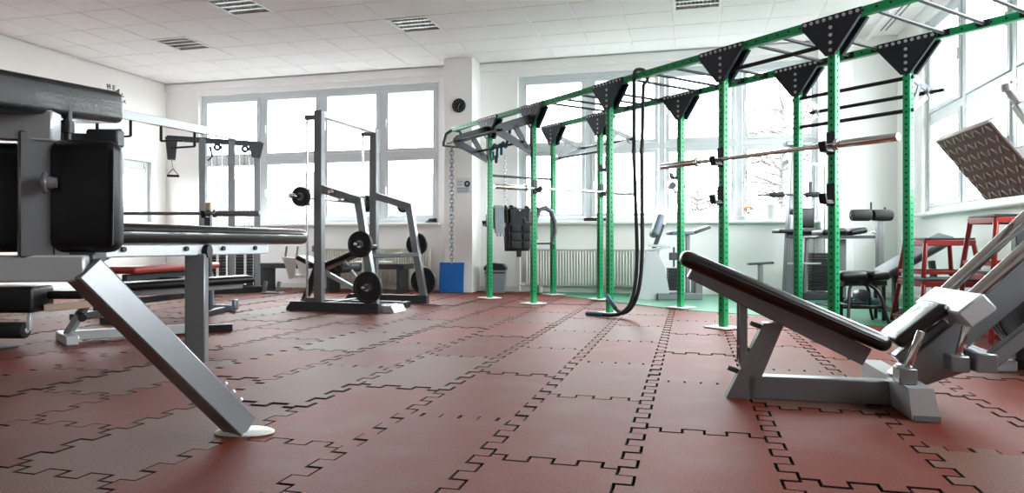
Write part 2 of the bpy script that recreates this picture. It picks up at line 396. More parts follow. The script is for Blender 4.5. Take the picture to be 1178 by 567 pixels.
struct('trim_8', MB().box(((WR[0]+WR[1])/2, 10.33, ZS-.02), (WR[1]-WR[0]+.1, .34, .04), .008, 2), 'sill', 'white sill board under the right back windows')
struct('trim_9', MB().box((XR-.02, (RW[0]+RW[1])/2, RS-.02), (.2, RW[1]-RW[0]+.1, .04), .008, 2), 'sill', 'white sill board along the right wall')

# ------------------------------------------------------------------ outside
g = MB().box((0, 60, -4.2), (300, 300, .2)); tag(obj('snowy_ground', g, 'snow'), 'pale snowy ground outside, below the windows', 'ground')
def hill(label, cx, cy, wdt, dep, hgt, seed):
    rnd = random.Random(seed); mb = MB(); nx, ny = 36, 8; ph = [rnd.uniform(0, 6) for _ in range(4)]; rows = []
    for j in range(ny+1):
        row = []
        for i in range(nx+1):
            u, v = i/nx, j/ny
            h = hgt*math.sin(math.pi*u)**.8*math.sin(math.pi*v)**.7*(1+.12*math.sin(9*u+ph[0])+.06*math.sin(23*u+5*v+ph[1]))
            row.append(mb.bm.verts.new((cx+(u-.5)*wdt, cy+(v-.5)*dep, -4.1+h)))
        rows.append(row)
    for j in range(ny):
        for i in range(nx): mb.bm.faces.new((rows[j][i], rows[j][i+1], rows[j+1][i+1], rows[j+1][i]))
    mb.bm.faces.new([r[0] for r in rows] + [rows[-1][i] for i in range(1, nx)] + [r[-1] for r in rows[::-1]] + [rows[0][i] for i in range(nx-1, 0, -1)])
    tag(obj('hill', mb, 'hill'), label, 'hill', 'misty hills')
hill('misty hillside seen through the left back windows', -62, 100, 110, 50, 17, 3)
hill('low misty hill seen through the right back windows', 45, 160, 90, 50, 12, 5)
def bush(label, x, y, h, seed):
    rnd = random.Random(seed); t = thing('bare_tree', label, 'tree', (x, y, -4.1))
    tr_ = MB(); tr_.pipe([(0, 0, 0), (.05, 0, h*.4), (-.05, .05, h*.7), (0, 0, h)], .1, 8, r_fn=lambda a: .11*(1-a)+.02)
    obj('trunk', tr_, 'twig', t)
    br = MB()
    for k in range(130):
        z = h*rnd.uniform(.25, .98); a = rnd.uniform(0, 6.28); L = (h-z)*.35+rnd.uniform(.5, 1.2)
        e = V((math.cos(a)*L, math.sin(a)*L, z+L*rnd.uniform(-.1, .35))); s0 = V((0, 0, z)); m = (s0+e)/2+V((0, 0, .12))
        br.pipe([s0, m, e], .02, 4, r_fn=lambda q: .022*(1-q)+.006)
        for _ in range(9):
            b0 = s0.lerp(e, rnd.uniform(.25, 1)); b1 = b0+V((rnd.uniform(-.5, .5), rnd.uniform(-.5, .5), rnd.uniform(-.25, .35)))
            br.pipe([b0, b1], .01, 3, r_fn=lambda q: .012*(1-q)+.003)
    obj('branches', br, 'twig', t)['kind'] = 'stuff'
bush('bare frosted tree outside the right back window', 2.1, 17.5, 8.2, 4)
bush('smaller bare tree outside, left of the frosted tree', .2, 23, 6.6, 9)


# ------------------------------------------------------------------ shared gym hardware
def plate_mb(r, t, y=0, hub=.026):
    """disc standing in the x-z plane, thickness along y"""
    return MB().lathe([(hub, -t*.5), (r*.32, -t*.5), (r*.36, -t*.36), (r*.8, -t*.3), (r*.86, -t*.5), (r*.97, -t*.5), (r, -t*.36), (r, t*.36), (r*.97, t*.5), (r*.86, t*.5), (r*.8, t*.3), (r*.36, t*.36), (r*.32, t*.5), (hub, t*.5), (hub, -t*.5)], (0, 0, 0), (0, 1, 0), 36)
def weight_plate(label, pos, r, t, rz, group, hub=.028):
    th_ = thing('weight_plate', label, 'weight plate', pos, rz, group)
    obj('disc', plate_mb(r, t, hub=hub+.012), 'rubber', th_)
    obj('steel_hub', MB().lathe([(hub, -t*.52), (hub+.014, -t*.52), (hub+.014, t*.52), (hub, t*.52), (hub, -t*.52)], (0, 0, 0), (0, 1, 0), 24), 'silver', th_)
    return th_
def barbell(label, p, q, sleeve=.42, group='olympic barbells', shaft_m='chrome', sl_m='chrome'):
    p, q = V(p), V(q); L = (q-p).length; d = (q-p).normalized()
    t = thing('barbell', label, 'barbell', tuple((p+q)/2), math.degrees(math.atan2(d.y, d.x)), group)
    obj('shaft', MB().cyl((-L/2+sleeve, 0, 0), (L/2-sleeve, 0, 0), .0165, 14), shaft_m, t)
    for s_ in (-1, 1):
        m = MB(); m.cyl((s_*(L/2-sleeve), 0, 0), (s_*L/2, 0, 0), .029, 20, bev=.003)
        sl = obj('sleeve', m, sl_m, t)
        m = MB(); m.cyl((s_*(L/2-sleeve-.03), 0, 0), (s_*(L/2-sleeve), 0, 0), .042, 20, bev=.004); obj('collar', m, 'chrome', sl)
    return t
def arc(c, r, a0, a1, n, fx=(1, 0, 0), fy=(0, 0, 1)):
    c, fx, fy = V(c), V(fx), V(fy)
    return [c + fx*r*math.cos(R(a0+(a1-a0)*i/n)) + fy*r*math.sin(R(a0+(a1-a0)*i/n)) for i in range(n+1)]

# ------------------------------------------------------------------ green rig
RA = -42.44; RX = [0, 1.02, 2.41, 3.89, 4.91]; ZB = 2.39; WB = 1.05; TB = .062
rig = thing('training_rig', 'large green steel training rig with monkey bars, crossing the right half of the gym', 'rig', (-2.6, 8.9, 0), RA)
def rw(x, y, z):
    a = R(RA); return V((-2.6 + x*math.cos(a) - y*math.sin(a), 8.9 + x*math.sin(a) + y*math.cos(a), z))
post_me = MB().box((0, 0, ZB/2-.015), (TB, TB, ZB-.03), .006, 2).mesh('post'); post_me.materials.append(M['green'])
hm = MB()
for k in range(44):
    z = .16 + k*.05
    for ax_ in ((1, 0), (-1, 0), (0, 1), (0, -1)):
        c = V((ax_[0]*(TB/2-.004), ax_[1]*(TB/2-.004), z)); d = V((ax_[0], ax_[1], 0)); hm.cyl(c, c+d*.0048, .0095, 8)
hole_me = hm.mesh('punched_holes'); hole_me.materials.append(M['hole'])
fp_me = MB().box((0, 0, .012), (.24, .24, .012), .004).mesh('base_plate'); fp_me.materials.append(M['white_m'])
bolt_pts = {}
def gusset(x, y, side):
    """inverted triangular plate bolted over beam and post on one face (side -1 front, +1 back)"""
    yy = y + side*(TB/2+.004)
    gp = MB().xz([(-.235, ZB+.03), (.235, ZB+.03), (.235, ZB-.03), (.042, ZB-.265), (-.042, ZB-.265), (-.235, ZB-.03)], -.004, .004)
    gp.bar((.235, side*.014, ZB-.03), (.042, side*.014, ZB-.265), .028, .006, up=(.7, 0, .7), bev=0)
    g_ = obj('gusset_plate', gp, 'navy', rig); g_.location = (x, yy, 0)
    bm_ = MB(); y0, y1 = (-.004, -.012) if side < 0 else (.004, .012)
    for k in range(9): bm_.cyl((-.208+.052*k, y0, ZB+.006), (-.208+.052*k, y1, ZB+.006), .0135, 8)
    for k in range(4): bm_.cyl((0, y0, ZB-.06-.056*k), (0, y1, ZB-.06-.056*k), .0135, 8)
    obj('bolts', bm_, 'silver_lt', g_)['kind'] = 'stuff'
for x in RX:
    for y in (0, WB):
        p_ = obj('post', post_me, 'green', rig); p_.location = (x, y, .0 if y == 0 else .006)
        h_ = obj('punched_holes', hole_me, 'hole', p_); h_['kind'] = 'stuff'
        f_ = obj('base_plate', fp_me, 'white_m', p_); f_.location = (0, 0, 0)
        for sd in (-1, 1): gusset(x, y, sd)
for y, x0, x1 in ((0, -1.0, 6.2), (WB, -.12, 5.95)):
    bmh = obj('top_beam', MB().bar((x0, y, ZB), (x1, y, ZB), TB, TB, bev=.006), 'green', rig)
    hb = MB(); k = x0 + .05
    while k < x1:
        for sy in (-1, 1): hb.cyl((k, y+sy*(TB/2-.004), ZB), (k, y+sy*(TB/2+.0008), ZB), .0095, 8)
        k += .1
    obj('punched_holes', hb, 'hole', bmh)['kind'] = 'stuff'
for x in [1.28, 1.56, 1.84, 2.12, 2.70, 2.98, 3.26, 3.54, 4.17, 4.42, 4.66, 5.2, 5.48, 5.76]:
    rg = obj('rung', MB().cyl((x, TB/2, ZB+.0), (x, WB-TB/2, ZB+.0), .014, 12), 'black_st', rig)
    for yy in (TB/2+.003, WB-TB/2-.003): obj('rung_flange', MB().box((x, yy, ZB), (.09, .006, .05), .002), 'black_st', rg)
def rbar(name, p, q, r, m='black_st'): return obj(name, MB().cyl(p, q, r, 12), m, rig)
rbar('pull_up_bar', (RX[3], 0, 2.215), (RX[4], 0, 2.215), .017)
for z in (2.10, 1.83): rbar('pull_up_bar', (RX[3]-.05, WB, z), (RX[4]+.05, WB, z), .017)
rbar('cross_bar', (0, 0, 1.64), (0, WB, 1.64), .017, 'steel_dk')
rbar('cross_bar', (0, 0, 1.21), (0, WB, 1.21), .017, 'steel_gr')
rbar('cross_bar', (0, .66, .735), (0, WB, .735), .015, 'steel_dk')
# cantilever brackets with a bar between their tips
def bracket(x, y, sg, z0, z1, L, zt, m, wd=.07, mid=True):
    y0 = y + sg*TB/2; p = MB()
    p.bar((x, y0, z0), (x, y+sg*L, zt+.015), .012, wd, bev=.002); p.bar((x, y0, z1), (x, y+sg*L, zt-.015), .012, wd*.85, bev=.002)
    p.bar((x, y0, z0-.02), (x, y0, z1+.02), .05, .02, bev=.002, up=(0, 1, 0))
    if mid:
        p.bar((x, y0+sg*L*.12, z1+.03), (x, y+sg*L*.55, (z0+zt)/2), .012, wd*.7, bev=.002)
    p.cyl((x-.012, y+sg*L, zt), (x+.012, y+sg*L, zt), .055, 14)
    obj('bracket_arm', p, m, rig)
for x in RX[:2]:
    bracket(x, 0, -1, 2.24, 1.85, .50, 2.06, 'steel_dk', .11)
    bracket(x, WB, 1, 2.26, 1.92, .52, 2.12, 'steel_gr', .07)
rbar('pull_up_bar', (-.25, -.50, 2.06), (RX[1]+.12, -.50, 2.06), .017, 'steel_dk')
rbar('pull_up_bar', (-.05, -.16, 1.95), (RX[1]+.05, -.16, 1.95), .016, 'black_st')
rbar('pull_up_bar', (-.05, WB+.52, 2.12), (RX[1]+.1, WB+.52, 2.12), .016, 'steel_dk')
rbar('pull_up_bar', (-.05, WB+.12, 1.95), (RX[1]+.05, WB+.12, 1.95), .016, 'steel_dk')
for x in RX[3:]: bracket(x, WB, 1, 2.12, 1.83, .34, 2.02, 'silver', .06)
rbar('pull_up_bar', (RX[3]-.1, WB+.34, 2.02), (RX[4]+.12, WB+.34, 2.02), .017)
# stirrup at the left end of the near beam
st = MB(); st.bar((-1.0, 0, ZB), (-1.08, 0, ZB+.0), .05, .05)
st.pipe([(-1.06, 0, ZB), (-1.05, -.10, ZB-.07), (-1.05, -.14, ZB-.2), (-1.05, -.14, ZB-.25)], .022, 10)
st.pipe([(-1.06, .02, ZB), (-1.08, .14, ZB+.0), (-1.08, .16, ZB-.04), (-1.08, .16, ZB-.26)], .022, 10)
st.cyl((-1.05, -.14, ZB-.24), (-1.08, .16, ZB-.24), .014, 10)
obj('end_stirrup', st, 'navy', rig)
# hook holders (J-cups): body on the post, lip, liner
def jhook(x, y, z, sg=-1, ax='y'):
    t = MB(); o_ = sg*(TB/2)
    if ax == 'y':
        f = lambda a, b_, c_: (x+a, y+o_+sg*b_, z+c_)
    else:
        f = lambda a, b_, c_: (x+o_+sg*b_, y+a, z+c_)
    t.bar(f(0, .006, -.07), f(0, .006, .10), .07, .012, up=(0, 1, 0) if ax == 'y' else (1, 0, 0))
    t.bar(f(0, .0, -.045), f(0, .10, -.045), .06, .022)
    t.bar(f(0, .095, -.05), f(0, .115, .02), .06, .02, up=(0, 1, 0) if ax == 'y' else (1, 0, 0))
    h = obj('bar_hook', t, 'black_st', rig)
    t = MB(); t.bar(f(0, .012, -.03), f(0, .09, -.03), .05, .008); obj('hook_liner', t, 'steel_gr', h)
jhook(RX[3], 0, 1.46); jhook(RX[4], 0, 1.46)
jhook(RX[3], 0, 1.13); jhook(RX[4], 0, 1.08)
jhook(RX[2], WB, 1.52, -1, 'x'); jhook(RX[1], 0, 1.02, -1, 'y'); jhook(0, 0, 1.02, -1, 'x')
jhook(RX[1], 0, 1.40, 1, 'x'); jhook(RX[1], WB, 1.40, 1, 'x'); jhook(RX[2], 0, 1.55, -1, 'x')
barbell('chrome barbell racked across the two tall near posts of the green rig', rw(3.24, -.085, 1.452), rw(5.43, -.085, 1.452))
barbell('thin silver barbell racked across the far-left bay of the green rig', rw(RX[1]+.085, -.6, 1.392), rw(RX[1]+.085, 1.6, 1.392))

# chains
def chain(label, p, n, L=.052, r=.0055, wd=.016):
    mb = MB(); x, y, z = p
    for k in range(n):
        zc = z - k*(L-2.2*r) - L/2; fx = (1, 0, 0) if k % 2 else (0, 1, 0); h = L/2-wd
        pts = arc((x, y, zc+h), wd, 0, 180, 5, fx) + arc((x, y, zc-h), wd, 180, 360, 5, fx)
        mb.pipe(pts, r, 6, closed=True)
    return tag(obj('chain', mb, 'silver'), label, 'chain', 'hanging chains')
e0 = rw(-1.065, .0, 0)
chain('long steel chain hanging from the left end of the green rig, beside the clock column', (e0.x, e0.y, ZB-.24), 29, .078, .009, .024)
e1 = rw(-.03, .27, 0); chain('short thin chain hanging inside the left bay of the rig above the vest', (e1.x, e1.y, 1.93), 15, .055, .0055)

# things hung on the bar across the left end of the rig
vp = rw(0, 0, 0)
vest = thing('weight_vest', 'black weighted vest hanging on the low bar at the left end of the green rig', 'vest', tuple(rw(0, .47, 1.21)), RA+90)
m = MB()     # front panel with V neck and armholes, and back panel
front = [(-.19, -.58), (.19, -.58), (.21, -.30), (.15, -.16), (.17, .0), (.09, .02), (0, -.17), (-.09, .02), (-.17, .0), (-.15, -.16), (-.21, -.30)]
m.xz(front, .03, .065); obj('front_panel', m, 'vest', vest)
m = MB(); m.xz([(-.19, -.55), (.19, -.55), (.21, -.30), (.15, -.16), (.17, .0), (.09, .02), (0, -.05), (-.09, .02), (-.17, .0), (-.15, -.16), (-.21, -.30)], -.055, -.025); obj('back_panel', m, 'vest', vest)
for sx in (-1, 1):
    m = MB(); m.pipe([(sx*.13, -.05, -.01), (sx*.13, -.035, .022), (sx*.13, 0, .032), (sx*.13, .035, .022), (sx*.13, .05, -.01)], .018, 8); obj('shoulder_strap', m, 'vest', vest)
for sx in (-1, 1):
    for kz in range(3):
        m = MB(); m.box((sx*.095, -.066, -.5+.115*kz), (.155, .022, .1), .01, 2); obj('weight_pocket', m, 'vest', vest)
m = MB(); m.xz([(-.03, -.66), (.03, -.66), (.035, -.57), (-.035, -.57)], -.01, .01); obj('strap_end', m, 'vest', vest)
tw = thing('towel', 'grey cloth and strap draped over the low bar beside the rig’s left post', 'towel', tuple(rw(0, .15, 1.21)), RA+90)
m = MB()
for i in range(6):
    x0 = -.07+.024*i
    m.pipe([(x0, .02, -.28-.03*(i % 3)), (x0, .021, -.1), (x0, .018, .012), (x0, 0, .027), (x0, -.018, .012), (x0, -.022, -.12), (x0+.006, -.024, -.34-.04*(i % 2))], .0135, 8)
obj('cloth', m, 'cloth', tw)
m = MB(); m.pipe([(.1, .022, -.2), (.1, .02, .005), (.1, 0, .03), (.1, -.02, .005), (.11, -.026, -.25), (.1, -.026, -.45), (.085, -.024, -.56)], .017, 8); obj('strap', m, 'vest', tw)
bag = thing('bulgarian_bag', 'grey crescent exercise bag hanging on the low bar by the far-left rig post', 'exercise bag', tuple(rw(0, .86, 1.21)), RA+90)
m = MB(); pts = [(-.13, 0, -.42), (-.15, 0, -.28), (-.14, 0, -.12), (-.07, 0, -.005), (.02, 0, .02), (.12, 0, -.03), (.18, 0, -.17), (.19, 0, -.32), (.14, 0, -.48)]
pp = [V(p) + V((0, -.05, 0)) for p in pts]
m.pipe(pp, .03, 10, r_fn=lambda a: .016 + .03*max(0, math.sin(math.pi*min(1, a*1.05)))**1.0*(.45 + .75*a)); obj('bag_body', m, 'leather_gr', bag)
for p in (pp[0], pp[-1]):
    m = MB(); m.pipe([p+V((-.03, 0, -.01)), p+V((-.03, 0, -.07)), p+V((.03, 0, -.07)), p+V((.03, 0, -.01))], .009, 8); obj('handle', m, 'black_pl', bag)
m = MB(); m.pipe([(-.10, .02, 0), (-.10, -.02, .03), (-.10, -.05, -.0)], .012, 8); obj('hanging_loop', m, 'black_pl', bag)
sus = thing('suspension_strap', 'teal suspension trainer bundled over the pull-up bar of the left rig bracket', 'strap', tuple(rw(.5, -.16, 1.95)), RA)
m = MB(); m.pipe([(0, .03, -.1), (0, .03, 0), (0, 0, .03), (0, -.03, 0), (.01, -.04, -.12), (-.03, -.03, -.19), (-.05, -.02, -.11)], .018, 8); obj('webbing', m, 'teal', sus)
m = MB(); m.pipe([(-.12, -.03, -.02), (-.05, -.04, .03), (.05, -.05, -.01), (.16, -.04, .03), (.2, -.03, -.03)], .022, 8); obj('webbing_bundle', m, 'teal', sus)
m = MB(); m.pipe([(-.14, -.03, 0), (-.17, -.03, -.08), (-.14, -.03, -.16), (-.09, -.03, -.15), (-.1, -.03, -.05)], .014, 8); obj('handle', m, 'teal', sus)
m = MB(); m.pipe([(.22, .02, .26), (.24, 0, .16), (.22, -.02, .05), (.2, -.03, -.03)], .02, 8); obj('webbing', m, 'teal', sus)

# battle rope over the near beam, its ends on the floor by the second near post
rope = thing('battle_rope', 'black battle rope looped over the near beam and curling onto the floor', 'rope', tuple(rw(2.88, 0, 0)), RA)
m = MB(); RB = .019; top = []
# loop round the beam
loop = [( -.04, -.06, 2.30), (-.04, -.062, 2.40), (-.035, -.04, 2.445), (-.02, 0, 2.455), (0, .045, 2.445), (.02, .065, 2.39), (.035, .05, 2.33), (.05, -.02, 2.30)]
def sag(a, b_, n=10): return [V(a).lerp(V(b_), i/n) for i in range(n+1)]
fl = loc(rope, (-.80, 6.97, 0)); f2 = loc(rope, (-.72, 7.15, 0))
s1 = sag((.05, -.02, 2.30), (.07, -.06, 1.6), 6) + [V((.085, -.07, 1.0)), V((.10, -.08, .6)), V((.07, -.09, .3)), V((.0, -.10, .13)), V((-.08, -.13, .05)), V((-.17, -.15, .05)), V((-.25, -.13, .10))]
s2 = sag((-.04, -.06, 2.30), (-.02, -.08, 1.6), 6) + [V((.02, -.09, 1.0)), V((.05, -.10, .6)), V((.04, -.12, .3)), V((-.01, -.14, .12)), V((-.09, -.19, .04)), V((-.2, -.23, .022)), V((-.3, -.25, .022))]
def smooth(pts, k=3):
    pts = [V(p) for p in pts]
    for _ in range(k):
        q = [pts[0]]
        for a, c in zip(pts, pts[1:]): q += [a*.75+c*.25, a*.25+c*.75]
        pts = q + [pts[-1]]
    return pts
full = smooth(s2[::-1] + loop[1:-1] + s1, 2)
m.pipe(full, RB, 8); obj('rope_strand', m, 'rope', rope)
for e in (s1, s2):
    m = MB(); a, c = e[-2], e[-1]; d = (c-a).normalized(); m.cyl(c-d*.02, c+d*.2, .023, 12, bev=.004); obj('end_sleeve', m, 'rope_end', rope)
for zz in (1.62,):
    for e in (s1, s2):
        c = e[6]; m = MB(); m.cyl(c+V((0, 0, .06)), c-V((0, 0, .06)), .022, 12); obj('rope_band', m, 'black_pl', rope)

# ------------------------------------------------------------------ leg press (foreground right)
lp = thing('leg_press', 'silver plate-loaded leg press with a black reclined pad, in the right foreground', 'leg press', (.16, 3.452, 0), 2)
yc = .04
def lpart(name, mb, m='silver', par=None, label=None): return obj(name, mb, m, par or lp, label)
m = MB(); m.bar((.10, yc, .056), (.74, yc, .056), .08, .108); lpart('base_beam', m)
m = MB(); m.xz([(0, 0), (.12, 0), (.262, .36), (.172, .36), (.165, .368)][:4], yc-.04, yc+.04); lpart('front_upright', m)
for a in (.33, .62, .93):
    z = .36*a; x = .172*a
    m = MB(); m.cyl((x+.012, yc, z), (x-.045, yc, z+.022), .012, 10, bev=.003); lpart('adjuster_peg', m, 'steel_gr')
# strut carrying the pad
m = MB(); m.bar((.077, yc-.055, .49), (.077, yc-.055, .16), .038, .012, up=(0, 1, 0)); m.bar((.077, yc+.055, .49), (.077, yc+.055, .16), .038, .012, up=(0, 1, 0)); m.cyl((.077, yc-.07, .165), (.077, yc+.07, .165), .016, 12)
lpart('pad_strut', m)
m = MB(); m.box((.085, yc, .505), (.09, .13, .085), .01, 2); m.cyl((.085, yc-.075, .505), (.085, yc+.075, .505), .017, 14); lpart('strut_pivot', m, 'silver_lt')
A, B = V((-.19, yc, .613)), V((.61, yc, .206))
m = MB(); m.bar(A+V((.03, 0, -.005)), B+V((0, 0, .015)), .16, .085); lpart('pad_frame', m)
nrm = V((.453, 0, .891))
m = MB(); m.pad(V((-.215, yc, .665))+nrm*.012, V((.69, yc, .268))+nrm*.012, .29, .078, up=nrm, r=.036); bp = lpart('back_pad', m, 'leather_gl')
m = MB()
for sy in (-1, 1):
    o0 = V((-.17, yc+sy*.1505, .645)); o1 = V((.645, yc+sy*.1505, .288)); o0 = o0-V((0, sy*.006, 0)); o1 = o1-V((0, sy*.006, 0)); m.pipe([o0+nrm*.016, o1+nrm*.016], .004, 6)
lpart('piping', m, 'leather', bp)
for x, z in ((-.05, .50), (.45, .27)):
    m = MB(); m.cyl((x, yc-.045, z+.075), (x, yc-.055, z+.075), .012, 8); lpart('frame_bolt', m, 'steel_dk')
# front foot crossbar (wedge ends)
m = MB(); m.xz([(.72, 0), (.83, 0), (.80, .135), (.705, .135)], yc-.31, yc+.42); lpart('front_foot', m, 'silver_lt')
for yy in (-.315, .425): lpart('foot_cap', MB().box((.775, yc+yy, .012), (.10, .008, .022)), 'steel_gr')
# main inclined frame
d = V((.72, 0, .694)).normalized()
def rail(t, y): return V((.70, y, .10)) + d*t
m = MB(); m.bar(rail(.0, yc-.03)+V((.05, 0, .0)), rail(1.75, yc-.03)+V((.05, 0, 0)), .08, .12); lpart('main_rail', m)
m = MB(); m.bar(V((1.05, yc-.20, .24)), V((1.95, yc-.20, 1.05)), .05, .06); lpart('side_rail', m, 'steel_gr')
m = MB(); m.bar(V((1.05, yc+.30, .22)), V((1.95, yc+.30, 1.03)), .06, .085); lpart('side_rail', m, 'steel_gr')
m = MB(); m.bar((1.03, yc-.23, .235), (1.03, yc+.33, .235), .08, .08); lpart('cross_member', m)
m = MB(); m.bar((.80, yc-.03, .12), (1.05, yc-.03, .22), .07, .07); lpart('link_beam', m)
m = MB(); m.bar((1.92, yc-.33, .045), (1.92, yc+.42, .045), .09, .09); lpart('rear_foot', m, 'silver_lt')
for sy in (-.20, .30):
    m = MB(); m.bar((1.92, yc+sy, .08), (1.92, yc+sy, 1.02), .07, .07); lpart('rear_leg', m)
# seat pad, bracket block, handles
m = MB(); m.pad(V((.72, yc, .285)), V((.925, yc, .462)), .27, .06, up=V((-.64, 0, .77)), r=.028); lpart('seat_pad', m, 'leather_gl')
m = MB(); m.bar(V((.75, yc, .205)), V((.95, yc, .38)), .07, .05); lpart('seat_bracket', m, 'silver')
m = MB(); m.bar((.985, yc-.25, .455), (.985, yc+.27, .455), .13, .085, bev=.008, up=V((-.65, 0, .75))); lpart('rod_block', m, 'silver_lt')
for sy in (-.11, .20):
    m = MB(); p0 = V((.965, yc+sy, .445)); m.cyl(p0, p0+V((.695, 0, .72))*1.42, .029, 18); lpart('guide_rod', m, 'chrome')
for (x0, z0, x1, z1, y) in ((.735, .20, .79, .36, -.20), (.945, .255, .985, .43, -.17)):
    m = MB(); m.cyl((x0, yc+y, z0), (x1, yc+y, z1), .0175, 16, bev=.004); h_ = lpart('safety_handle', m, 'chrome')
    m = MB(); m.bar((x0-.01, yc+y-.05, z0-.03), (x0-.01, yc+y+.05, z0-.03), .07, .07); lpart('handle_block', m, 'silver', h_)
# sled with tread plate
pd = V((.607, 0, -.795)); pn = V((-.795, 0, -.607)); pc = V((1.125, 0, 1.09))
y0, y1 = yc-.285, yc+.285
m = MB(); m.bar(V((0, y0, 0))+pc, V((0, y1, 0))+pc, .36, .012, up=-pn, bev=.002)
fpz = lpart('foot_plate', m, 'tread', label='brown-grey diamond tread foot plate')
m = MB()
for i in range(11):
    for j in range(7):
        yy = y0 + .03 + i*.051; tt = -.155 + j*.0517
        c = pc + pd*tt + V((0, yy, 0)) + pn*.0065
        a = (pd*.7 + V((0, .7, 0)) if (i+j) % 2 else pd*.7 - V((0, .7, 0))).normalized()
        m.bar(c-a*.02, c+a*.02, .012, .005, up=pn, bev=.0015)
lpart('tread_lozenge', m, 'silver_lt', fpz)['kind'] = 'stuff'
m = MB(); m.bar(V((0, y0, 0))+pc-pd*.182-pn*.012, V((0, y1, 0))+pc-pd*.182-pn*.012, .01, .035, up=-pn, bev=.002); lpart('plate_edge', m, 'white_m', fpz)
for sy in (-.11, .20):
    m = MB(); m.bar(pc-pn*.01+V((0, yc+sy, 0)), V((1.50, yc+sy, 1.20)), .05, .07); m.bar(V((1.47, yc+sy, 1.24)), V((1.50, yc+sy, .98)), .06, .07); lpart('sled_arm', m, 'silver_lt')
    m = MB(); c0 = V((.965, yc+sy, .445))+V((.695, 0, .72))*.72; c1 = V((.965, yc+sy, .445))+V((.695, 0, .72))*.86; m.cyl(c0, c1, .045, 18, bev=.004); lpart('slide_bearing', m, 'silver')
m = MB(); m.bar((1.47, yc-.33, 1.16), (1.47, yc+.34, 1.16), .07, .07); lpart('sled_cross_bar', m, 'steel_bl')
m = MB(); m.bar((1.30, yc-.10, 1.17), (1.20, yc-.10, 1.34), .05, .05); m.cyl((1.205, yc-.10, 1.33), (1.16, yc-.10, 1.40), .018, 12); m.lathe([(0, -.02), (.02, -.015), (.024, 0), (.02, .015), (0, .02)], (1.155, yc-.10, 1.405), (0, 0, 1), 14); lpart('lock_lever', m, 'silver_lt')
m = MB(); m.cyl((1.47, yc-.33, 1.16), (1.47, yc-.56, 1.16), .025, 16); m.cyl((1.47, yc+.34, 1.16), (1.47, yc+.56, 1.16), .025, 16); lpart('plate_horn', m, 'chrome')

# ------------------------------------------------------------------ foreground machine on the left
fm = thing('leg_curl_machine', 'large silver-framed machine with black vinyl pads in the left foreground', 'gym machine', (-2.101, 2.144, 0), YAW)
def fpart(name, mb, m='silver', par=None): return obj(name, mb, m, par or fm)
top = V((.115, -.36, .655)); ft = V((.455, .10, .02))
ld = (ft-top).normalized(); wv = V((1.3, -2.5, .4)); wp = (wv - ld*wv.dot(ld)).normalized(); sd_ = ld.cross(wp)
if sd_.z < 0: sd_ = -sd_
m = MB(); m.bar(top, ft, .095, .09, up=wp*math.cos(R(22))+sd_*math.sin(R(22)), bev=.006); fpart('diagonal_leg', m, 'silver')   # square tube set on edge
m = MB(); m.lathe([(0, 0), (.115, 0), (.115, .006), (.10, .013), (0, .013)], (.46, .105, 0), (0, 0, 1), 24); o = fpart('foot_plate', m, 'white_m'); o.scale = (1, .55, 1); o.location = (0, .047, 0)
m = MB(); m.bar((-.62, -.47, .655), top+V((.02, .003, 0)), .07, .085, bev=.006); fpart('main_beam', m, 'silver_lt')
m = MB(); m.bar((-.58, -.46, .62), (-.58, -.46, .02), .07, .08); fpart('rear_leg', m)
m = MB(); m.box((-.58, -.46, .008), (.3, .14, .016), .004); fpart('rear_foot_plate', m, 'white_m')
rot = Matrix.Rotation(R(38), 4, 'Z')
m = MB(); m.box((-.03, -.365, .89), (.095, .095, .40), .006, 1, rot); fpart('seat_post', m, 'silver')
m = MB(); m.bar((.04, -.37, 1.108), (-.45, -.47, 1.118), .07, .095); fpart('top_arm', m, 'silver_lt')
# knee pads either side of the post
m = MB(); m.box((.115, -.33, .888), (.205, .10, .365), .04, 4, Matrix.Rotation(R(14), 4, 'Z')); kp = fpart('back_pad', m, 'leather')
m = MB(); m.pipe([(.21, -.357, .73), (.213, -.357, 1.04)], .004, 6); fpart('piping', m, 'leather', kp)
m = MB(); m.box((-.205, -.27, .888), (.24, .10, .365), .04, 4, Matrix.Rotation(R(14), 4, 'Z')); fpart('back_pad', m, 'leather')
m = MB(); m.cyl((.035, -.43, .925), (.047, -.425, .925), .034, 18, bev=.004); m.cyl((.047, -.425, .925), (.07, -.415, .925), .022, 16, r2=.016); fpart('lock_knob', m, 'silver')
# top pad runs towards and past the camera on the left
m = MB(); m.pad(V((-.135, -1.05, 1.135)), V((-.10, .01, 1.243)), .30, .118, up=(0, 0, 1), r=.024); tp = fpart('top_pad', m, 'leather')
m = MB()
for k in range(4): m.lathe([(0, .0), (.007, 0), (.005, .004), (0, .005)], (-.02, -.62+.1*k, 1.2335+.0102*k), (0, 0, 1), 8)
fpart('pad_stud', m, 'steel_dk', tp)
m = MB(); m.cyl((.03, -.30, 1.05), (.03, -.30, 1.19), .013, 12); m.cyl((.03, -.30, 1.10), (.03, -.30, 1.14), .02, 12); fpart('support_rod', m, 'black_st')
m = MB(); m.box((.085, -.18, 1.10), (.11, .05, .06), .006); m.bar((-.10, -.22, 1.10), (.05, -.18, 1.10), .03, .03); fpart('support_bracket', m, 'steel_dk')
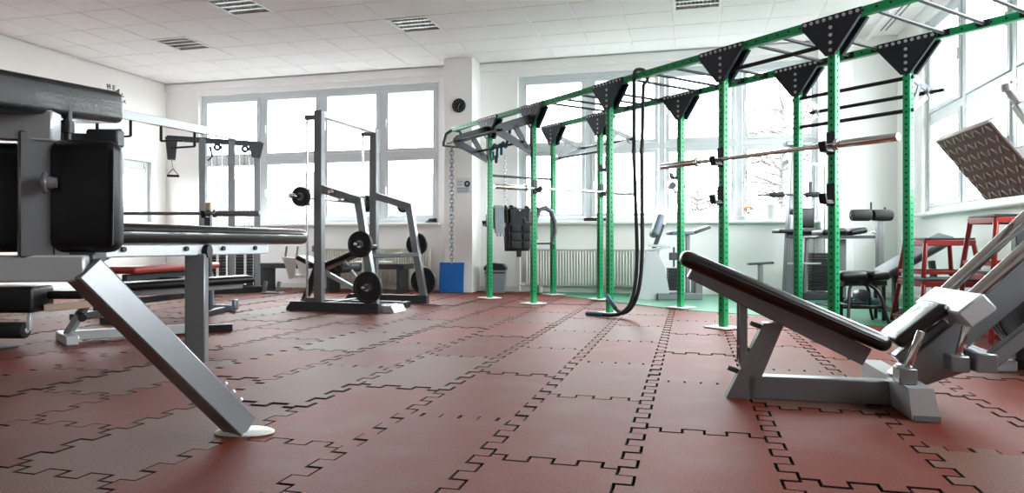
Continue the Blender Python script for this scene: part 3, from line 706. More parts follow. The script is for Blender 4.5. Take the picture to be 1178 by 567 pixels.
# flat pad running away to the right, its frame and the hanging lever
dr = V((.263, .965, 0)); lf = V((-.965, .263, 0))
def fl_(s_, o_, z): return dr*s_ + lf*o_ + V((0, 0, z))
m = MB(); m.pad(fl_(-.12, .15, .772), fl_(1.37, .15, .772), .30, .084, r=.033); fpad = fpart('flat_pad', m, 'leather_gl')
m = MB(); m.pipe([fl_(-.05, -.0015, .785), fl_(1.30, -.0015, .787)], .004, 6); fpart('piping', m, 'leather', fpad)
m = MB(); m.bar(fl_(-.05, .05, .706), fl_(1.02, .05, .706), .05, .05); m.bar(fl_(-.05, .25, .706), fl_(1.02, .25, .706), .05, .05); m.bar(fl_(1.0, .03, .706), fl_(1.0, .27, .706), .05, .05); m.bar(fl_(-.03, .27, .706), fl_(-.03, -.02, .706), .05, .05); fpart('pad_frame', m, 'silver_lt')
m = MB(); m.bar(top+V((0, .0, .03)), fl_(.05, .10, .70), .07, .05); fpart('joint_arm', m, 'steel_dk')
m = MB()
for s_ in (.08, .42, .66, .9): m.cyl(fl_(s_, .024, .712), fl_(s_, .014, .712), .011, 8)
fpart('frame_bolt', m, 'black_st')
m = MB(); c0 = fl_(.52, .05, .69); m.bar(c0, V((c0.x-.01, c0.y+.02, .20)), .075, .085, up=(1, .2, 0)); lv = fpart('lever_arm', m, 'steel_gr')
m = MB(); m.cyl(V((c0.x-.05, c0.y+.02, .70)), V((c0.x+.05, c0.y+.02, .70)), .03, 14); fpart('lever_pivot', m, 'black_st', lv)
m = MB()
for k in range(3): t_ = .78+.055*k; c_ = top.lerp(ft, t_)+V((.03, .005, .035)); m.cyl(c_, c_+V((.022, 0, .018)), .007, 8)
fpart('adjuster_pin', m, 'white_m')

# ------------------------------------------------------------------ smith machine and its bench
SMX, SMY, SMR = -4.311, 6.827, -3.2
sm = thing('smith_machine', 'tall grey smith machine with slanted plate-storage legs, left of the white column', 'smith machine', (SMX, SMY, 0), SMR)
SW = 1.21
for y in (0, SW):
    m = MB(); m.xz([(0, 0), (1.13, 0), (1.13, .10), (.06, .10), (0, .03)], y-.04, y+.04); obj('base_beam', m, 'steel_dk', sm)
    m = MB(); m.bar((.395, y, .08), (.395, y, 2.18), .075, .095, up=(1, 0, 0)); obj('upright', m, 'steel_gr', sm)
    m = MB(); m.bar((.40, y, 1.335), (.90, y, 1.185), .07, .085); obj('upper_arm', m, 'steel_gr', sm)
    m = MB(); m.bar((.875, y, 1.215), (1.085, y, .04), .07, .085, up=(1, 0, 0)); obj('slanted_leg', m, 'silver', sm)
    m = MB(); m.cyl((.24, y, .09), (.24, y, 2.10), .0135, 14); gr = obj('guide_rod', m, 'chrome', sm)
    m = MB(); m.box((.30, y, 2.11), (.16, .05, .05), .004); obj('rod_bracket', m, 'steel_gr', gr)
    m = MB(); m.box((.30, y, .12), (.16, .05, .05), .004); obj('rod_bracket', m, 'steel_gr', gr)
    m = MB(); m.cyl((.24, y, 1.15), (.24, y, 1.33), .03, 16, bev=.004); obj('slide_bearing', m, 'steel_gr', sm)
    s_ = -1 if y == 0 else 1
    for x, z in ((.945, .726), (1.035, .272), (.76, 1.19)):
        m = MB(); m.cyl((x, y, z), (x, y+s_*.19, z), .021, 14, bev=.003); obj('storage_peg', m, 'chrome', sm)
    m = MB(); m.cyl((.60, y+s_*.02, 1.28), (.60, y+s_*.10, 1.28), .02, 12, bev=.003); m.lathe([(0, .0), (.028, .0), (.03, .012), (.02, .02), (0, .02)], (.60, y+s_*.10, 1.28), (0, s_, 0), 14); obj('safety_stop', m, 'chrome', sm)
m = MB(); m.bar((.395, .0, 2.145), (.395, SW, 2.145), .085, .07); obj('top_beam', m, 'silver_lt', sm)
m = MB(); m.bar((.395, .04, .05), (.395, SW-.04, .05), .08, .07); obj('base_cross_beam', m, 'steel_dk', sm)
m = MB(); m.bar((1.0, .0, .60), (1.0, SW, .60), .05, .05); obj('rear_cross_beam', m, 'steel_dk', sm)
sb = MB(); sb.cyl((.24, -.09, 1.24), (.24, SW+.09, 1.24), .0145, 14); smb = obj('lifting_bar', sb, 'chrome', sm)
for s_, y0 in ((-1, -.06), (1, SW+.06)):
    m = MB(); m.cyl((.24, y0, 1.24), (.24, y0+s_*.24, 1.24), .0245, 16, bev=.003); m.cyl((.24, y0-s_*.02, 1.24), (.24, y0, 1.24), .038, 16); obj('sleeve', m, 'chrome', smb)
def smw(x, y, z):
    a = R(SMR); return (SMX + x*math.cos(a) - y*math.sin(a), SMY + x*math.sin(a) + y*math.cos(a), z)
G1 = 'plates on the smith machine'
weight_plate('larger black plate low on the near slanted leg of the smith machine', smw(1.035, -.085, .272), .168, .045, SMR, G1)
weight_plate('black plate on the upper peg of the near slanted leg of the smith machine', smw(.945, -.085, .726), .14, .045, SMR, G1)
weight_plate('black plate low on the far slanted leg of the smith machine', smw(1.035, SW+.085, .272), .168, .045, SMR, G1)
weight_plate('black plate on the upper peg of the far slanted leg of the smith machine', smw(.945, SW+.085, .726), .14, .045, SMR, G1)
weight_plate('small black plate on the near end of the smith machine bar', smw(.24, -.11, 1.24), .105, .05, SMR, G1)
weight_plate('small black plate on the far end of the smith machine bar', smw(.24, SW+.11, 1.24), .105, .05, SMR, G1)
weight_plate('small black disc on the top storage peg at the far side of the smith machine', smw(.76, SW+.07, 1.19), .07, .03, SMR, G1)

ib = thing('incline_bench', 'black incline bench with a white end panel standing inside the smith machine', 'bench', smw(-.22, .60, 0), SMR)
m = MB(); m.bar((-.02, 0, .04), (1.30, 0, .04), .07, .07); obj('base_beam', m, 'steel_gr', ib)
m = MB(); m.bar((.0, -.22, .03), (.0, .22, .03), .07, .06); obj('cross_foot', m, 'black_st', ib)
m = MB(); m.bar((1.28, -.22, .03), (1.28, .22, .03), .07, .06); obj('cross_foot', m, 'black_st', ib)
m = MB(); m.bar((.02, 0, .05), (.20, 0, .47), .06, .07); obj('seat_leg', m, 'black_st', ib)
m = MB(); m.bar((.14, 0, .47), (.95, 0, .09), .05, .05); obj('spine_tube', m, 'silver_lt', ib)
m = MB(); m.pad((-.02, 0, .575), (.25, 0, .455), .26, .055, r=.024); obj('seat_pad', m, 'leather', ib)
m = MB(); m.pad((.26, 0, .44), (.93, 0, .70), .27, .06, r=.026); obj('back_pad', m, 'leather', ib)
m = MB(); m.bar((.55, 0, .53), (.90, 0, .12), .04, .04); obj('back_strut', m, 'silver_lt', ib)
m = MB(); m.xz([(-.20, .58), (-.02, .56), (-.03, .33), (-.10, .31)], -.13, -.11); m.xz([(-.20, .58), (-.02, .56), (-.03, .33), (-.10, .31)], .11, .13); m.bar((-.06, -.11, .35), (-.06, .11, .35), .05, .03); obj('end_panel', m, 'white_m', ib)
for y in (-.11, .11):
    m = MB(); m.cyl((-.17, y, .57), (-.15, y, .70), .012, 10); obj('upright_prong', m, 'steel_gr', ib)
m = MB(); m.cyl((.62, -.22, .44), (.62, .22, .44), .045, 14); obj('foam_roller', m, 'foam', ib)
ap = thing('foot_platform', 'small pale metal step on the floor behind the near plates of the smith machine', 'step', smw(1.12, .20, 0), SMR)
m = MB(); m.xz([(-.13, 0), (.15, 0), (.11, .07), (-.10, .07)], -.14, .14); obj('step_body', m, 'silver_lt', ap)
m = MB()
for k in range(5): m.bar((-.09+.045*k, -.12, .072), (-.09+.045*k, .12, .072), .012, .004, bev=0)
obj('tread_ribs', m, 'steel_gr', ap)['kind'] = 'stuff'

# ------------------------------------------------------------------ cable crossover in the back left corner
ctw = thing('cable_crossover', 'dark grey cable tower with weight stacks and an overhead beam by the left back corner', 'cable machine', (-6.61, 8.96, 0), 43)
for x, wd in ((-.40, .085), (0, .09), (.36, .085)):
    m = MB(); m.bar((x, 0, .0), (x, 0, 2.26), wd, .10, up=(0, 1, 0)); obj('post', m, 'steel_gr', ctw)
m = MB(); m.bar((-.86, 0, 2.235), (.42, 0, 2.235), .09, .075); obj('top_beam', m, 'steel_dk', ctw)
m = MB(); m.bar((-.45, 0, .05), (.42, 0, .05), .28, .10); obj('base_frame', m, 'black_st', ctw)
m = MB(); m.xz([(-.88, 2.25), (-.72, 2.25), (-.75, 1.93), (-.85, 1.93)], -.05, .05); obj('pulley_housing', m, 'steel_dk', ctw)
m = MB(); m.xz([(.22, 2.25), (.45, 2.25), (.40, 2.02), (.28, 2.02)], -.065, -.05); obj('pulley_housing', m, 'steel_dk', ctw)
for x in (-.2, .18):
    st_ = MB()
    for k in range(13): st_.box((x, 0, .125+.044*k), (.24, .11, .04), .004)
    w_ = obj('weight_stack', st_, 'black_st', ctw); w_['kind'] = 'stuff'
    for dx in (-.07, .07):
        m = MB(); m.cyl((x+dx, 0, .08), (x+dx, 0, 2.2), .010, 10); obj('guide_rod', m, 'chrome', ctw)
    m = MB(); m.cyl((x, -.01, .70), (x, -.01, 2.2), .004, 6); obj('cable', m, 'black_pl', ctw)
    m = MB(); m.box((x, -.09, .36), (.035, .012, .48)); obj('stack_label_strip', m, 'white', ctw)
    m = MB(); m.lathe([(.02, -.015), (.055, -.02), (.05, 0), (.055, .02), (.02, .015), (.02, -.015)], (x, -.075, 2.14), (0, 1, 0), 18); obj('pulley', m, 'steel_dk', ctw)
m = MB(); m.pipe([(-.8, -.02, 1.95), (-.79, -.02, 1.85), (-.78, -.02, 1.80)], .004, 6); obj('cable', m, 'black_pl', ctw)
m = MB(); m.pipe([(-.78, -.02, 1.80), (-.84, -.02, 1.73), (-.84, -.02, 1.70)], .006, 6); m.pipe([(-.78, -.02, 1.80), (-.72, -.02, 1.73), (-.72, -.02, 1.70)], .006, 6); m.cyl((-.86, -.02, 1.70), (-.70, -.02, 1.70), .016, 10); obj('stirrup_handle', m, 'black_st', ctw)
m = MB(); m.pipe([(-.30, -.05, 2.15), (-.27, -.12, 2.0), (-.33, -.16, 1.93)], .014, 8); obj('rope_handle', m, 'black_st', ctw)
b0, b1 = loc(ctw, (-6.58, 8.98, 2.33)), loc(ctw, (-7.10, 4.95, 2.33))
m = MB(); m.bar(b0, b1, .08, .11); obj('overhead_beam', m, 'silver_lt', ctw)
for k, yy in enumerate((8.25, 7.7, 7.25, 6.8)):
    p = loc(ctw, (-6.58-.52*(8.98-yy)/4.03, yy, 2.28)); q = p+V((0, 0, -.20)); e = loc(ctw, (-6.58-.52*(8.98-yy)/4.03+(.36 if k % 2 else -.36), yy-.02, 2.07))
    m = MB(); m.bar(p, q, .035, .035, bev=.003); m.pipe([q, e], .014, 8); obj('pull_up_handle', m, 'black_st', ctw)
for dx in (-.2, .2):
    p = loc(ctw, (-7.10+dx, 4.95, 0)); m = MB(); m.bar(p, p+V((0, 0, 2.3)), .08, .09, up=(0, 1, 0)); obj('post', m, 'steel_gr', ctw)
p = loc(ctw, (-7.10, 4.95, 0)); m = MB(); m.box(p+V((0, 0, .04)), (.7, .5, .08), .01); obj('base_frame', m, 'black_st', ctw)
m = MB(); m.box(p+V((0, 0, 2.27)), (.5, .1, .08), .01); obj('top_beam', m, 'steel_dk', ctw)

# rack with barbell in front of the tower
br = thing('barbell_rack', 'pair of dark uprights carrying a barbell, behind the left foreground machine', 'rack', (-5.27, 5.87, 0), 15)
for x in (-.56, .56):
    m = MB(); m.bar((x, .05, .0), (x, .05, 1.07), .06, .06, up=(0, 1, 0)); u_ = obj('upright', m, 'steel_dk', br)
    m = MB(); m.bar((x, .045, 1.0), (x, -.06, 1.0), .05, .02); m.bar((x, -.055, .99), (x, -.075, 1.06), .05, .018, up=(0, 1, 0)); obj('bar_hook', m, 'black_st', u_)
    m = MB(); m.box((x, .05, 1.10), (.05, .045, .1), .006); obj('end_cap', m, 'tan', u_)
    m = MB(); m.bar((x, -.35, .03), (x, .4, .03), .07, .06); obj('foot_beam', m, 'steel_dk', br)
m = MB(); m.bar((-.56, .05, .30), (.56, .05, .30), .05, .05); obj('cross_beam', m, 'steel_dk', br)
a_ = R(15)
def brw(x, y, z): return (-5.27+x*math.cos(a_)-y*math.sin(a_), 5.87+x*math.sin(a_)+y*math.cos(a_), z)
barbell('steel barbell resting on the dark uprights at the left, above the red bench', brw(-1.1, -.015, 1.036), brw(1.1, -.015, 1.036), .43, shaft_m='steel_gr', sl_m='steel_gr')

# red bench with blue-grey hooked leg
rb = thing('flat_bench', 'dark red padded bench on a blue-grey hooked leg, behind the foreground machine', 'bench', (-5.08, 6.45, 0), -86)
m = MB(); m.pad((-.05, 0, .50), (1.25, 0, .49), .30, .065, r=.028); obj('seat_pad', m, 'leather_red', rb)
m = MB(); m.bar((.0, 0, .43), (1.2, 0, .42), .06, .06); obj('spine_tube', m, 'steel_dk', rb)
m = MB(); m.pipe(smooth([(.10, 0, .44), (-.04, 0, .44), (-.075, 0, .36), (-.08, 0, .10), (-.08, 0, .05), (-.06, 0, .03)], 2), .042, 12); obj('rear_leg', m, 'steel_bl', rb)
m = MB(); m.bar((-.08, -.24, .035), (-.08, .30, .035), .08, .07, bev=.012); m.box((-.08, .30, .075), (.07, .05, .11), .012); obj('rear_foot', m, 'steel_bl', rb)
m = MB(); m.bar((1.12, 0, .42), (1.18, 0, .03), .06, .06); obj('front_leg', m, 'steel_dk', rb)
m = MB(); m.bar((1.18, -.25, .03), (1.18, .25, .03), .07, .06); obj('front_foot', m, 'steel_dk', rb)
m = MB(); m.bar((.0, 0, .20), (1.15, 0, .20), .05, .06); obj('lower_beam', m, 'black_st', rb)
m = MB(); m.cyl((.75, -.25, .36), (.75, .25, .36), .05, 16, bev=.01); obj('foam_roller', m, 'foam', rb)
m = MB(); m.bar((.35, -.17, .38), (1.0, -.17, .38), .04, .05); obj('side_tube', m, 'silver', rb)

# adjustable bench with leg rollers, far left
ab = thing('adjustable_bench', 'silver-framed bench with black leg-hold roller at the left edge, under the foreground machine', 'bench', (-4.468, 4.116, 0), YAW)
m = MB(); m.bar((-.14, .22, .035), (.14, -.10, .035), .085, .07, bev=.008); obj('cross_foot', m, 'silver_lt', ab)
m = MB(); m.bar((.0, .06, .05), (.68, .50, .05), .06, .07); obj('base_tube', m, 'silver_lt', ab)
m = MB(); m.bar((.50, .55, .03), (.95, .75, .03), .07, .06); obj('rear_foot', m, 'black_st', ab)
m = MB(); m.bar((.0, .06, .06), (.20, .10, .40), .06, .045, up=(1, 0, 0)); obj('front_strut', m, 'silver', ab)
m = MB(); m.bar((.42, .33, .06), (.17, .12, .30), .05, .04, up=(1, 0, 0)); obj('rear_strut', m, 'silver', ab)
m = MB(); m.cyl((.10, .03, .22), (.16, -.02, .20), .022, 12); m.cyl((.15, -.01, .20), (.17, -.03, .19), .03, 12); obj('adjuster_knob', m, 'black_pl', ab)
m = MB(); m.box((-.36, -.05, .335), (.52, .26, .19), .03, 4); obj('seat_pad', m, 'leather', ab)
m = MB(); m.box((.05, .05, .36), (.26, .22, .06), .02, 3); obj('hinge_pad', m, 'leather', ab)
m = MB(); m.bar((-.08, -.06, .27), (.22, .05, .29), .10, .05); obj('seat_bracket', m, 'beige', ab)
m = MB(); m.pad((.15, .06, .40), (1.10, .75, .44), .28, .06, r=.026); obj('back_pad', m, 'leather', ab)
m = MB(); m.bar((.20, .10, .345), (1.05, .70, .385), .05, .045); obj('back_tube', m, 'silver', ab)
m = MB(); m.bar((-.16, -.10, .26), (-.16, -.12, .11), .04, .03); obj('roller_link', m, 'silver_lt', ab)
m = MB(); m.cyl((-.70, -.13, .115), (-.17, -.13, .115), .06, 20, bev=.015); ro = obj('foam_roller', m, 'foam', ab)
m = MB(); m.cyl((-.172, -.13, .115), (-.16, -.13, .115), .022, 16, bev=.003); obj('roller_cap', m, 'silver_lt', ro)
mt = tag(obj('floor_mat', MB().box((-4.95, 3.72, .008), (.7, .35, .014), .004, 1), 'rubber'), 'thin black mat lying on the floor at the left edge', 'mat')

# ------------------------------------------------------------------ back wall: low shelf, stand, radiators, column things
sh = thing('low_shelf', 'long low dark shelf standing under the left back windows', 'shelf', (-5.35, 9.72, 0))
m = MB(); m.box((0, 0, .39), (2.5, .38, .08), .006); obj('shelf_board', m, 'steel_dk', sh)
for x in (-1.15, 0, 1.15):
    m = MB(); m.box((x, 0, .175), (.05, .34, .35), .004); obj('leg', m, 'steel_dk', sh)
tag(obj('folded_board', MB().box((-4.68, 9.72, .45), (.5, .3, .03), .006), 'white_m'), 'white board lying on the low dark shelf', 'board')
pr = thing('prong_stand', 'small grey two-pronged stand on the floor beside the cable tower', 'stand', (-5.95, 9.0, 0), 10)
m = MB(); m.box((0, 0, .012), (.30, .2, .024), .005); obj('base_plate', m, 'steel_gr', pr)
for x in (-.10, .10):
    m = MB(); m.bar((x-.02, 0, .02), (x+.01, 0, .18), .03, .05); obj('prong', m, 'silver', pr)
def radiator(label, x0, x1, m_='cream'):
    t = thing('radiator', label, 'radiator', ((x0+x1)/2, 10.2, 0), 0, 'panel radiators under the back windows'); L = x1-x0
    m = MB(); m.box((0, .03, .37), (L, .05, .54), .008); obj('back_panel', m, m_, t)
    m = MB(); n = int(L/.042)
    for k in range(n): m.box((-L/2+.025+k*(L-.05)/(n-1), -.008, .37), (.024, .03, .50), .008)
    obj('convector_ribs', m, m_, t)['kind'] = 'stuff'
    m = MB(); m.box((0, .02, .645), (L, .09, .012), .003); obj('top_grille', m, m_, t)
    m = MB(); m.bar((-L/2, .0, .12), (-L/2-.09, 0, .12), .03, .03); m.cyl((-L/2-.08, 0, .02), (-L/2-.08, 0, .66), .012, 10); pv = obj('supply_pipe', m, 'white_m', t)
    m = MB(); m.cyl((-L/2-.08, 0, .60), (-L/2-.08, 0, .70), .025, 14, bev=.004); obj('valve_knob', m, 'steel_gr', pv)
    for sx in (-1, 1):
        m = MB(); m.box((sx*L*.38, .01, .05), (.04, .06, .1)); obj('foot_bracket', m, 'white_m', t)
radiator('cream panel radiator under the left back windows, behind the smith machine', -5.9, -3.95)
radiator('white panel radiator under the right back windows, behind the green rig', -2.42, -.42, 'white_m')
ck = thing('wall_clock', 'round black wall clock near the top of the white column', 'clock', (-3.37, 9.915, 2.80))
m = MB(); m.lathe([(0, 0), (.098, 0), (.105, -.012), (.105, -.03), (.096, -.036), (.09, -.026), (0, -.024)], (0, 0, 0), (0, 1, 0), 36); obj('clock_case', m, 'clock', ck)
for a, L in ((52, .045), (-100, .06)):
    m = MB(); m.bar((0, -.029, 0), (L*math.cos(R(a)), -.029, L*math.sin(R(a))), .003, .006, up=(0, 0, 1), bev=0); obj('clock_hand', m, 'silver_lt', ck)
m = MB()
for k in range(12): a = R(30*k); m.bar((.068*math.cos(a), -.0265, .068*math.sin(a)), (.082*math.cos(a), -.0265, .082*math.sin(a)), .003, .005, bev=0)
obj('hour_marks', m, 'silver_lt', ck)['kind'] = 'stuff'
nz = thing('wall_notice', 'small white notice with a dark round emblem on the white column', 'notice', (-3.30, 9.912, 1.60))
obj('sheet', MB().box((0, 0, 0), (.24, .004, .23)), 'paper', nz)
m = MB(); m.cyl((.055, -.001, .025), (.055, -.0045, .025), .047, 28); em = obj('emblem', m, 'ink', nz)
m = MB(); m.cyl((.055, -.004, .025), (.055, -.006, .025), .026, 24); obj('emblem_ring', m, 'ink_blue', em)
m = MB(); m.cyl((.055, -.0055, .03), (.055, -.007, .03), .013, 16); obj('emblem_dot', m, 'paper', em)
for k, (x0, x1) in enumerate(((-.1, -.01), (-.1, -.02), (-.1, .09), (-.1, .075), (-.1, .09), (-.1, .06))):
    z = (.06, .02, -.035, -.055, -.075, -.095)[k]; m = MB(); m.box(((x0+x1)/2, -.0025, z), (x1-x0, .002, .008)); obj('text_line', m, 'ink_blue', nz)
ta = math.atan2(.05, .42)
bm_ = obj('exercise_mat', MB().box((0, 0, .225), (.375, .035, .45), .006, 2), 'blue'); bm_.location = (-3.475, 9.845, .0); bm_.rotation_euler = (R(-5.5), 0, R(3))
tag(bm_, 'blue foam mat leaning against the foot of the white column', 'mat')
bn = thing('waste_bin', 'grey waste bin with black swing lid behind the rig’s left post', 'bin', (-2.83, 10.02, 0), 8)
m = MB(); prof_b = [(-.135, 0), (.135, 0), (.16, .34), (-.16, .34)]
m.prism([(-.13, -.10), (.13, -.10), (.13, .10), (-.13, .10)], lambda x, y: (x, y, .0), lambda x, y: (x*1.2, y*1.2, .345)); obj('bin_body', m, 'grey_pl', bn)
m = MB(); m.xz([(-.165, .34), (.165, .34), (.165, .37), (.12, .43), (-.10, .45), (-.165, .38)], -.128, .128); obj('swing_lid', m, 'black_pl', bn)
m = MB(); m.box((0, -.112, .30), (.30, .012, .02)); obj('rim', m, 'black_pl', bn)
tag(obj('foam_block', MB().box((-1.36, 10.30, ZS+.028), (.36, .12, .055), .012, 2), 'black_pl'), 'flat black block lying on the right window sill behind the rig', 'block')
kb = thing('small_speaker', 'tiny black gadget at the right end of the left window sill', 'gadget', (-3.93, 10.28, ZS)); obj('casing', MB().box((0, 0, .035), (.12, .09, .07), .012, 2), 'black_pl', kb); obj('sloping_front', MB().xz([(-.13, 0), (-.055, 0), (-.055, .05)], -.035, .035), 'black_pl', kb)
fp_ = thing('potted_flower', 'small orange flower in a white pot on the right window sill', 'flower', (.78, 10.29, ZS))
m = MB(); m.lathe([(0, 0), (.04, 0), (.055, .09), (.05, .09), (.045, .08), (0, .08)], (0, 0, 0), (0, 0, 1), 20); obj('pot', m, 'white', fp_)
m = MB()
for k in range(7): a = R(51*k); m.pipe([(0, 0, .08), (.03*math.cos(a), .03*math.sin(a), .15), (.075*math.cos(a), .06*math.sin(a), .15)], .008, 5, r_fn=lambda q: .003+.011*q*(1.2-q))
obj('leaves', m, 'leaf', fp_)['kind'] = 'stuff'
for k in range(4):
    a = R(90*k+20); m = MB(); m.lathe([(0, -.012), (.03, .0), (.034, .015), (.015, .022), (0, .02)], (.035*math.cos(a), .03*math.sin(a), .165+.012*(k % 2)), (math.cos(a)*.4, math.sin(a)*.4, 1), 12); obj('blossom', m, 'orange', fp_)
vs = thing('flower_pot', 'tall white cylindrical pot on the right window sill', 'pot', (1.10, 10.29, ZS))
m = MB(); m.lathe([(0, 0), (.085, 0), (.10, .22), (.092, .22), (.085, .2), (0, .2)], (0, 0, 0), (0, 0, 1), 24); obj('pot_body', m, 'white', vs); obj('soil', MB().cyl((0, 0, .19), (0, 0, .203), .084, 20), 'steel_dk', vs)

# lettering on the left wall
sg = thing('wall_lettering', 'black arched lettering reading NO HEAVY with a weight emblem on the left wall', 'wall sign', (XL+.004, 9.12, 2.97), 90)
def letter(ch, size, name='letter'):
    cu = bpy.data.curves.new('letter', 'FONT'); cu.body = ch; cu.size = size; cu.align_x = 'CENTER'; cu.align_y = 'CENTER'; cu.extrude = .002; cu.offset = size*.02
    o = bpy.data.objects.new('tmp', cu); C.objects.link(o); dg = bpy.context.evaluated_depsgraph_get()
    me = bpy.data.meshes.new_from_object(o.evaluated_get(dg)); bpy.data.objects.remove(o); me.name = 'letter'
    return me
txt = 'NO HEAVY'
for k, ch in enumerate(txt):
    if ch == ' ': continue
    a = 168 - k*22.0; me = letter(ch, .105); me.materials.append(M['ink'])
    l = obj('letter', me, 'ink', sg); l.matrix_local = Matrix.Translation((.25*math.cos(R(a)), -.003, .25*math.sin(R(a)))) @ Matrix.Rotation(R(90-a), 4, 'Y').inverted().inverted() @ Matrix.Rotation(R(90), 4, 'X')
for ch, x, z, s_ in (('I', -.03, .13, .075), ('S', .02, .13, .075)):
    me = letter(ch, s_); me.materials.append(M['ink']); l = obj('letter', me, 'ink', sg); l.matrix_local = Matrix.Translation((x, -.003, z)) @ Matrix.Rotation(R(90), 4, 'X')
for sx in (-1, 1):
    m = MB()
    for k, h in enumerate((.17, .15, .12)): m.box((sx*(.10+.05*k), -.003, -.02), (.034, .006, h), .002)
    obj('weight_emblem', m, 'ink', sg)['kind'] = 'stuff'
obj('emblem_bar', MB().box((0, -.003, -.02), (.16, .006, .025)), 'ink', sg)

# ------------------------------------------------------------------ machines along the back wall, right
FZ = .006
c1 = thing('curl_machine', 'white seated curl machine with grey pads and a weight stack under the right back window', 'gym machine', (-.323, 9.314, FZ), YAW)
def p1(name, mb, m, par=None): return obj(name, mb, m, par or c1)
m = MB(); m.xz([(-.45, 0), (.06, 0), (-.02, .42), (-.14, .66), (-.20, .66)], -.04, .16); p1('side_shroud', m, 'silver_lt')
m = MB(); m.bar((-.12, .05, .04), (.46, .05, .04), .30, .08); p1('base_frame', m, 'steel_gr')
m = MB(); m.pad((-.15, .04, .82), (-.05, .10, 1.10), .22, .10, up=(-1, 0, .3), r=.04); p1('back_pad', m, 'leather_bl')
m = MB(); m.bar((-.16, .05, .62), (-.02, .05, .98), .05, .05); p1('back_support', m, 'steel_dk')
m = MB(); m.pad((.04, .0, .865), (.34, .0, .865), .34, .05, r=.022); p1('arm_pad', m, 'leather_bl')
m = MB(); m.pad((.33, .0, .865), (.55, .0, .945), .34, .045, r=.02); p1('arm_pad', m, 'leather_gr')
m = MB(); m.bar((.30, .05, .05), (.30, .05, .84), .05, .06, up=(0, 1, 0)); p1('pad_post', m, 'steel_gr')
m = MB(); m.bar((-.24, -.05, .64), (.05, -.05, .69), .04, .03); m.bar((-.24, -.05, .70), (.0, -.05, .70), .03, .03); p1('seat_lever', m, 'silver_lt')
m = MB(); m.bar((-.08, .08, .85), (.27, .10, 1.52), .05, .045, up=(1, 0, 0)); p1('rear_arm', m, 'white_m')
m = MB(); m.cyl((.10, .02, 1.49), (.10, .14, 1.49), .045, 16); m.pipe([(.11, .06, 1.47), (.14, .06, 1.40), (.24, .06, 1.41), (.27, .06, 1.49)], .015, 8); p1('pulley_hook', m, 'steel_dk')
st_ = MB()
for k in range(8): st_.box((.12, .05, .13+.037*k), (.17, .12, .033), .003)
p1('weight_stack', st_, 'black_st')['kind'] = 'stuff'
m = MB(); m.cyl((.12, .05, .42), (.12, .05, .68), .012, 10); m.box((.12, .05, .56), (.12, .06, .1), .01); p1('stack_rod', m, 'steel_dk')
m = MB(); m.box((.42, .05, .13), (.10, .22, .26), .01); p1('end_block', m, 'steel_gr')

ts = thing('t_stool', 'small grey T-shaped footrest post standing before the white back wall', 'footrest', (.82, 8.99, FZ), YAW)
m = MB(); m.bar((-.15, 0, .48), (.15, 0, .495), .12, .03, bev=.01); obj('foot_bar', m, 'steel_dk', ts)
m = MB(); m.bar((0, 0, .0), (0, 0, .47), .05, .06, up=(0, 1, 0)); obj('post', m, 'steel_gr', ts)
m = MB(); m.box((0, 0, .01), (.3, .24, .02), .004); obj('base_plate', m, 'steel_gr', ts)

c2 = thing('lat_pull_tower', 'grey leaning pull-down tower with black seat and weight stack by the corner column', 'gym machine', (1.423, 9.712, FZ), YAW)
def p2(name, mb, m, par=None): return obj(name, mb, m, par or c2)
m = MB(); m.bar((-.24, -.05, .0), (-.18, -.05, 1.10), .045, .045, up=(0, 1, 0)); m.bar((-.02, -.05, .0), (.02, -.05, .80), .04, .04, up=(0, 1, 0)); m.bar((-.26, -.05, .02), (.0, -.05, .02), .05, .04); p2('seat_frame', m, 'silver')
m = MB(); m.bar((-.16, .08, .05), (-.06, .08, 2.02), .16, .11, up=(0, 1, 0)); p2('main_column', m, 'steel_gr')
m = MB(); m.box((-.06, .05, 2.03), (.34, .12, .06), .008); p2('top_bracket', m, 'steel_gr')
m = MB(); m.pipe([(-.05, .0, 1.99), (-.28, -.1, 1.90), (-.48, -.14, 1.88)], .018, 8); m.pipe([(-.46, -.14, 1.92), (-.55, -.2, 1.85), (-.78, -.3, 1.74)], .014, 8); p2('press_arm', m, 'silver')
m = MB(); m.pipe([(.12, .0, 2.0), (.2, -.1, 2.02), (.34, -.14, 1.99)], .016, 8); p2('press_arm', m, 'silver')
m = MB(); m.cyl((-.65, -.12, 1.35), (.12, -.12, 1.36), .014, 10); hb_ = p2('handle_bar', m, 'steel_dk')
for x in (-.40, .06):
    m = MB(); m.cyl((x-.09, -.12, 1.353), (x+.09, -.12, 1.357), .034, 14, bev=.006); p2('grip', m, 'foam', hb_)
m = MB(); m.cyl((.06, -.05, 1.36), (.06, -.05, 1.53), .02, 10); m.bar((.06, .05, 1.36), (.06, -.14, 1.36), .06, .06); p2('pivot', m, 'steel_dk')
m = MB(); m.pad((-.02, -.03, 1.19), (-.02, -.03, .93), .27, .08, up=(0, 1, 0), r=.03); p2('back_pad', m, 'leather')
m = MB(); m.pad((-.42, -.12, .885), (.16, -.12, .885), .28, .05, r=.02); p2('seat_pad', m, 'leather')
m = MB(); m.bar((-.28, -.12, .83), (.05, -.12, .83), .06, .06); p2('seat_tube', m, 'steel_dk')
st_ = MB()
for k in range(13): st_.box((.22, .05, .13+.038*k), (.24, .13, .034), .003)
p2('weight_stack', st_, 'black_st')['kind'] = 'stuff'
for x in (.15, .29):
    m = MB(); m.cyl((x, .05, .1), (x, .05, 1.75), .008, 8); p2('guide_rod', m, 'chrome')
m = MB(); m.box((.22, .05, 1.76), (.22, .1, .04), .005); p2('guide_head', m, 'silver_lt')
m = MB(); m.box((.20, .05, .045), (.5, .3, .09), .01); p2('base_frame', m, 'steel_dk')
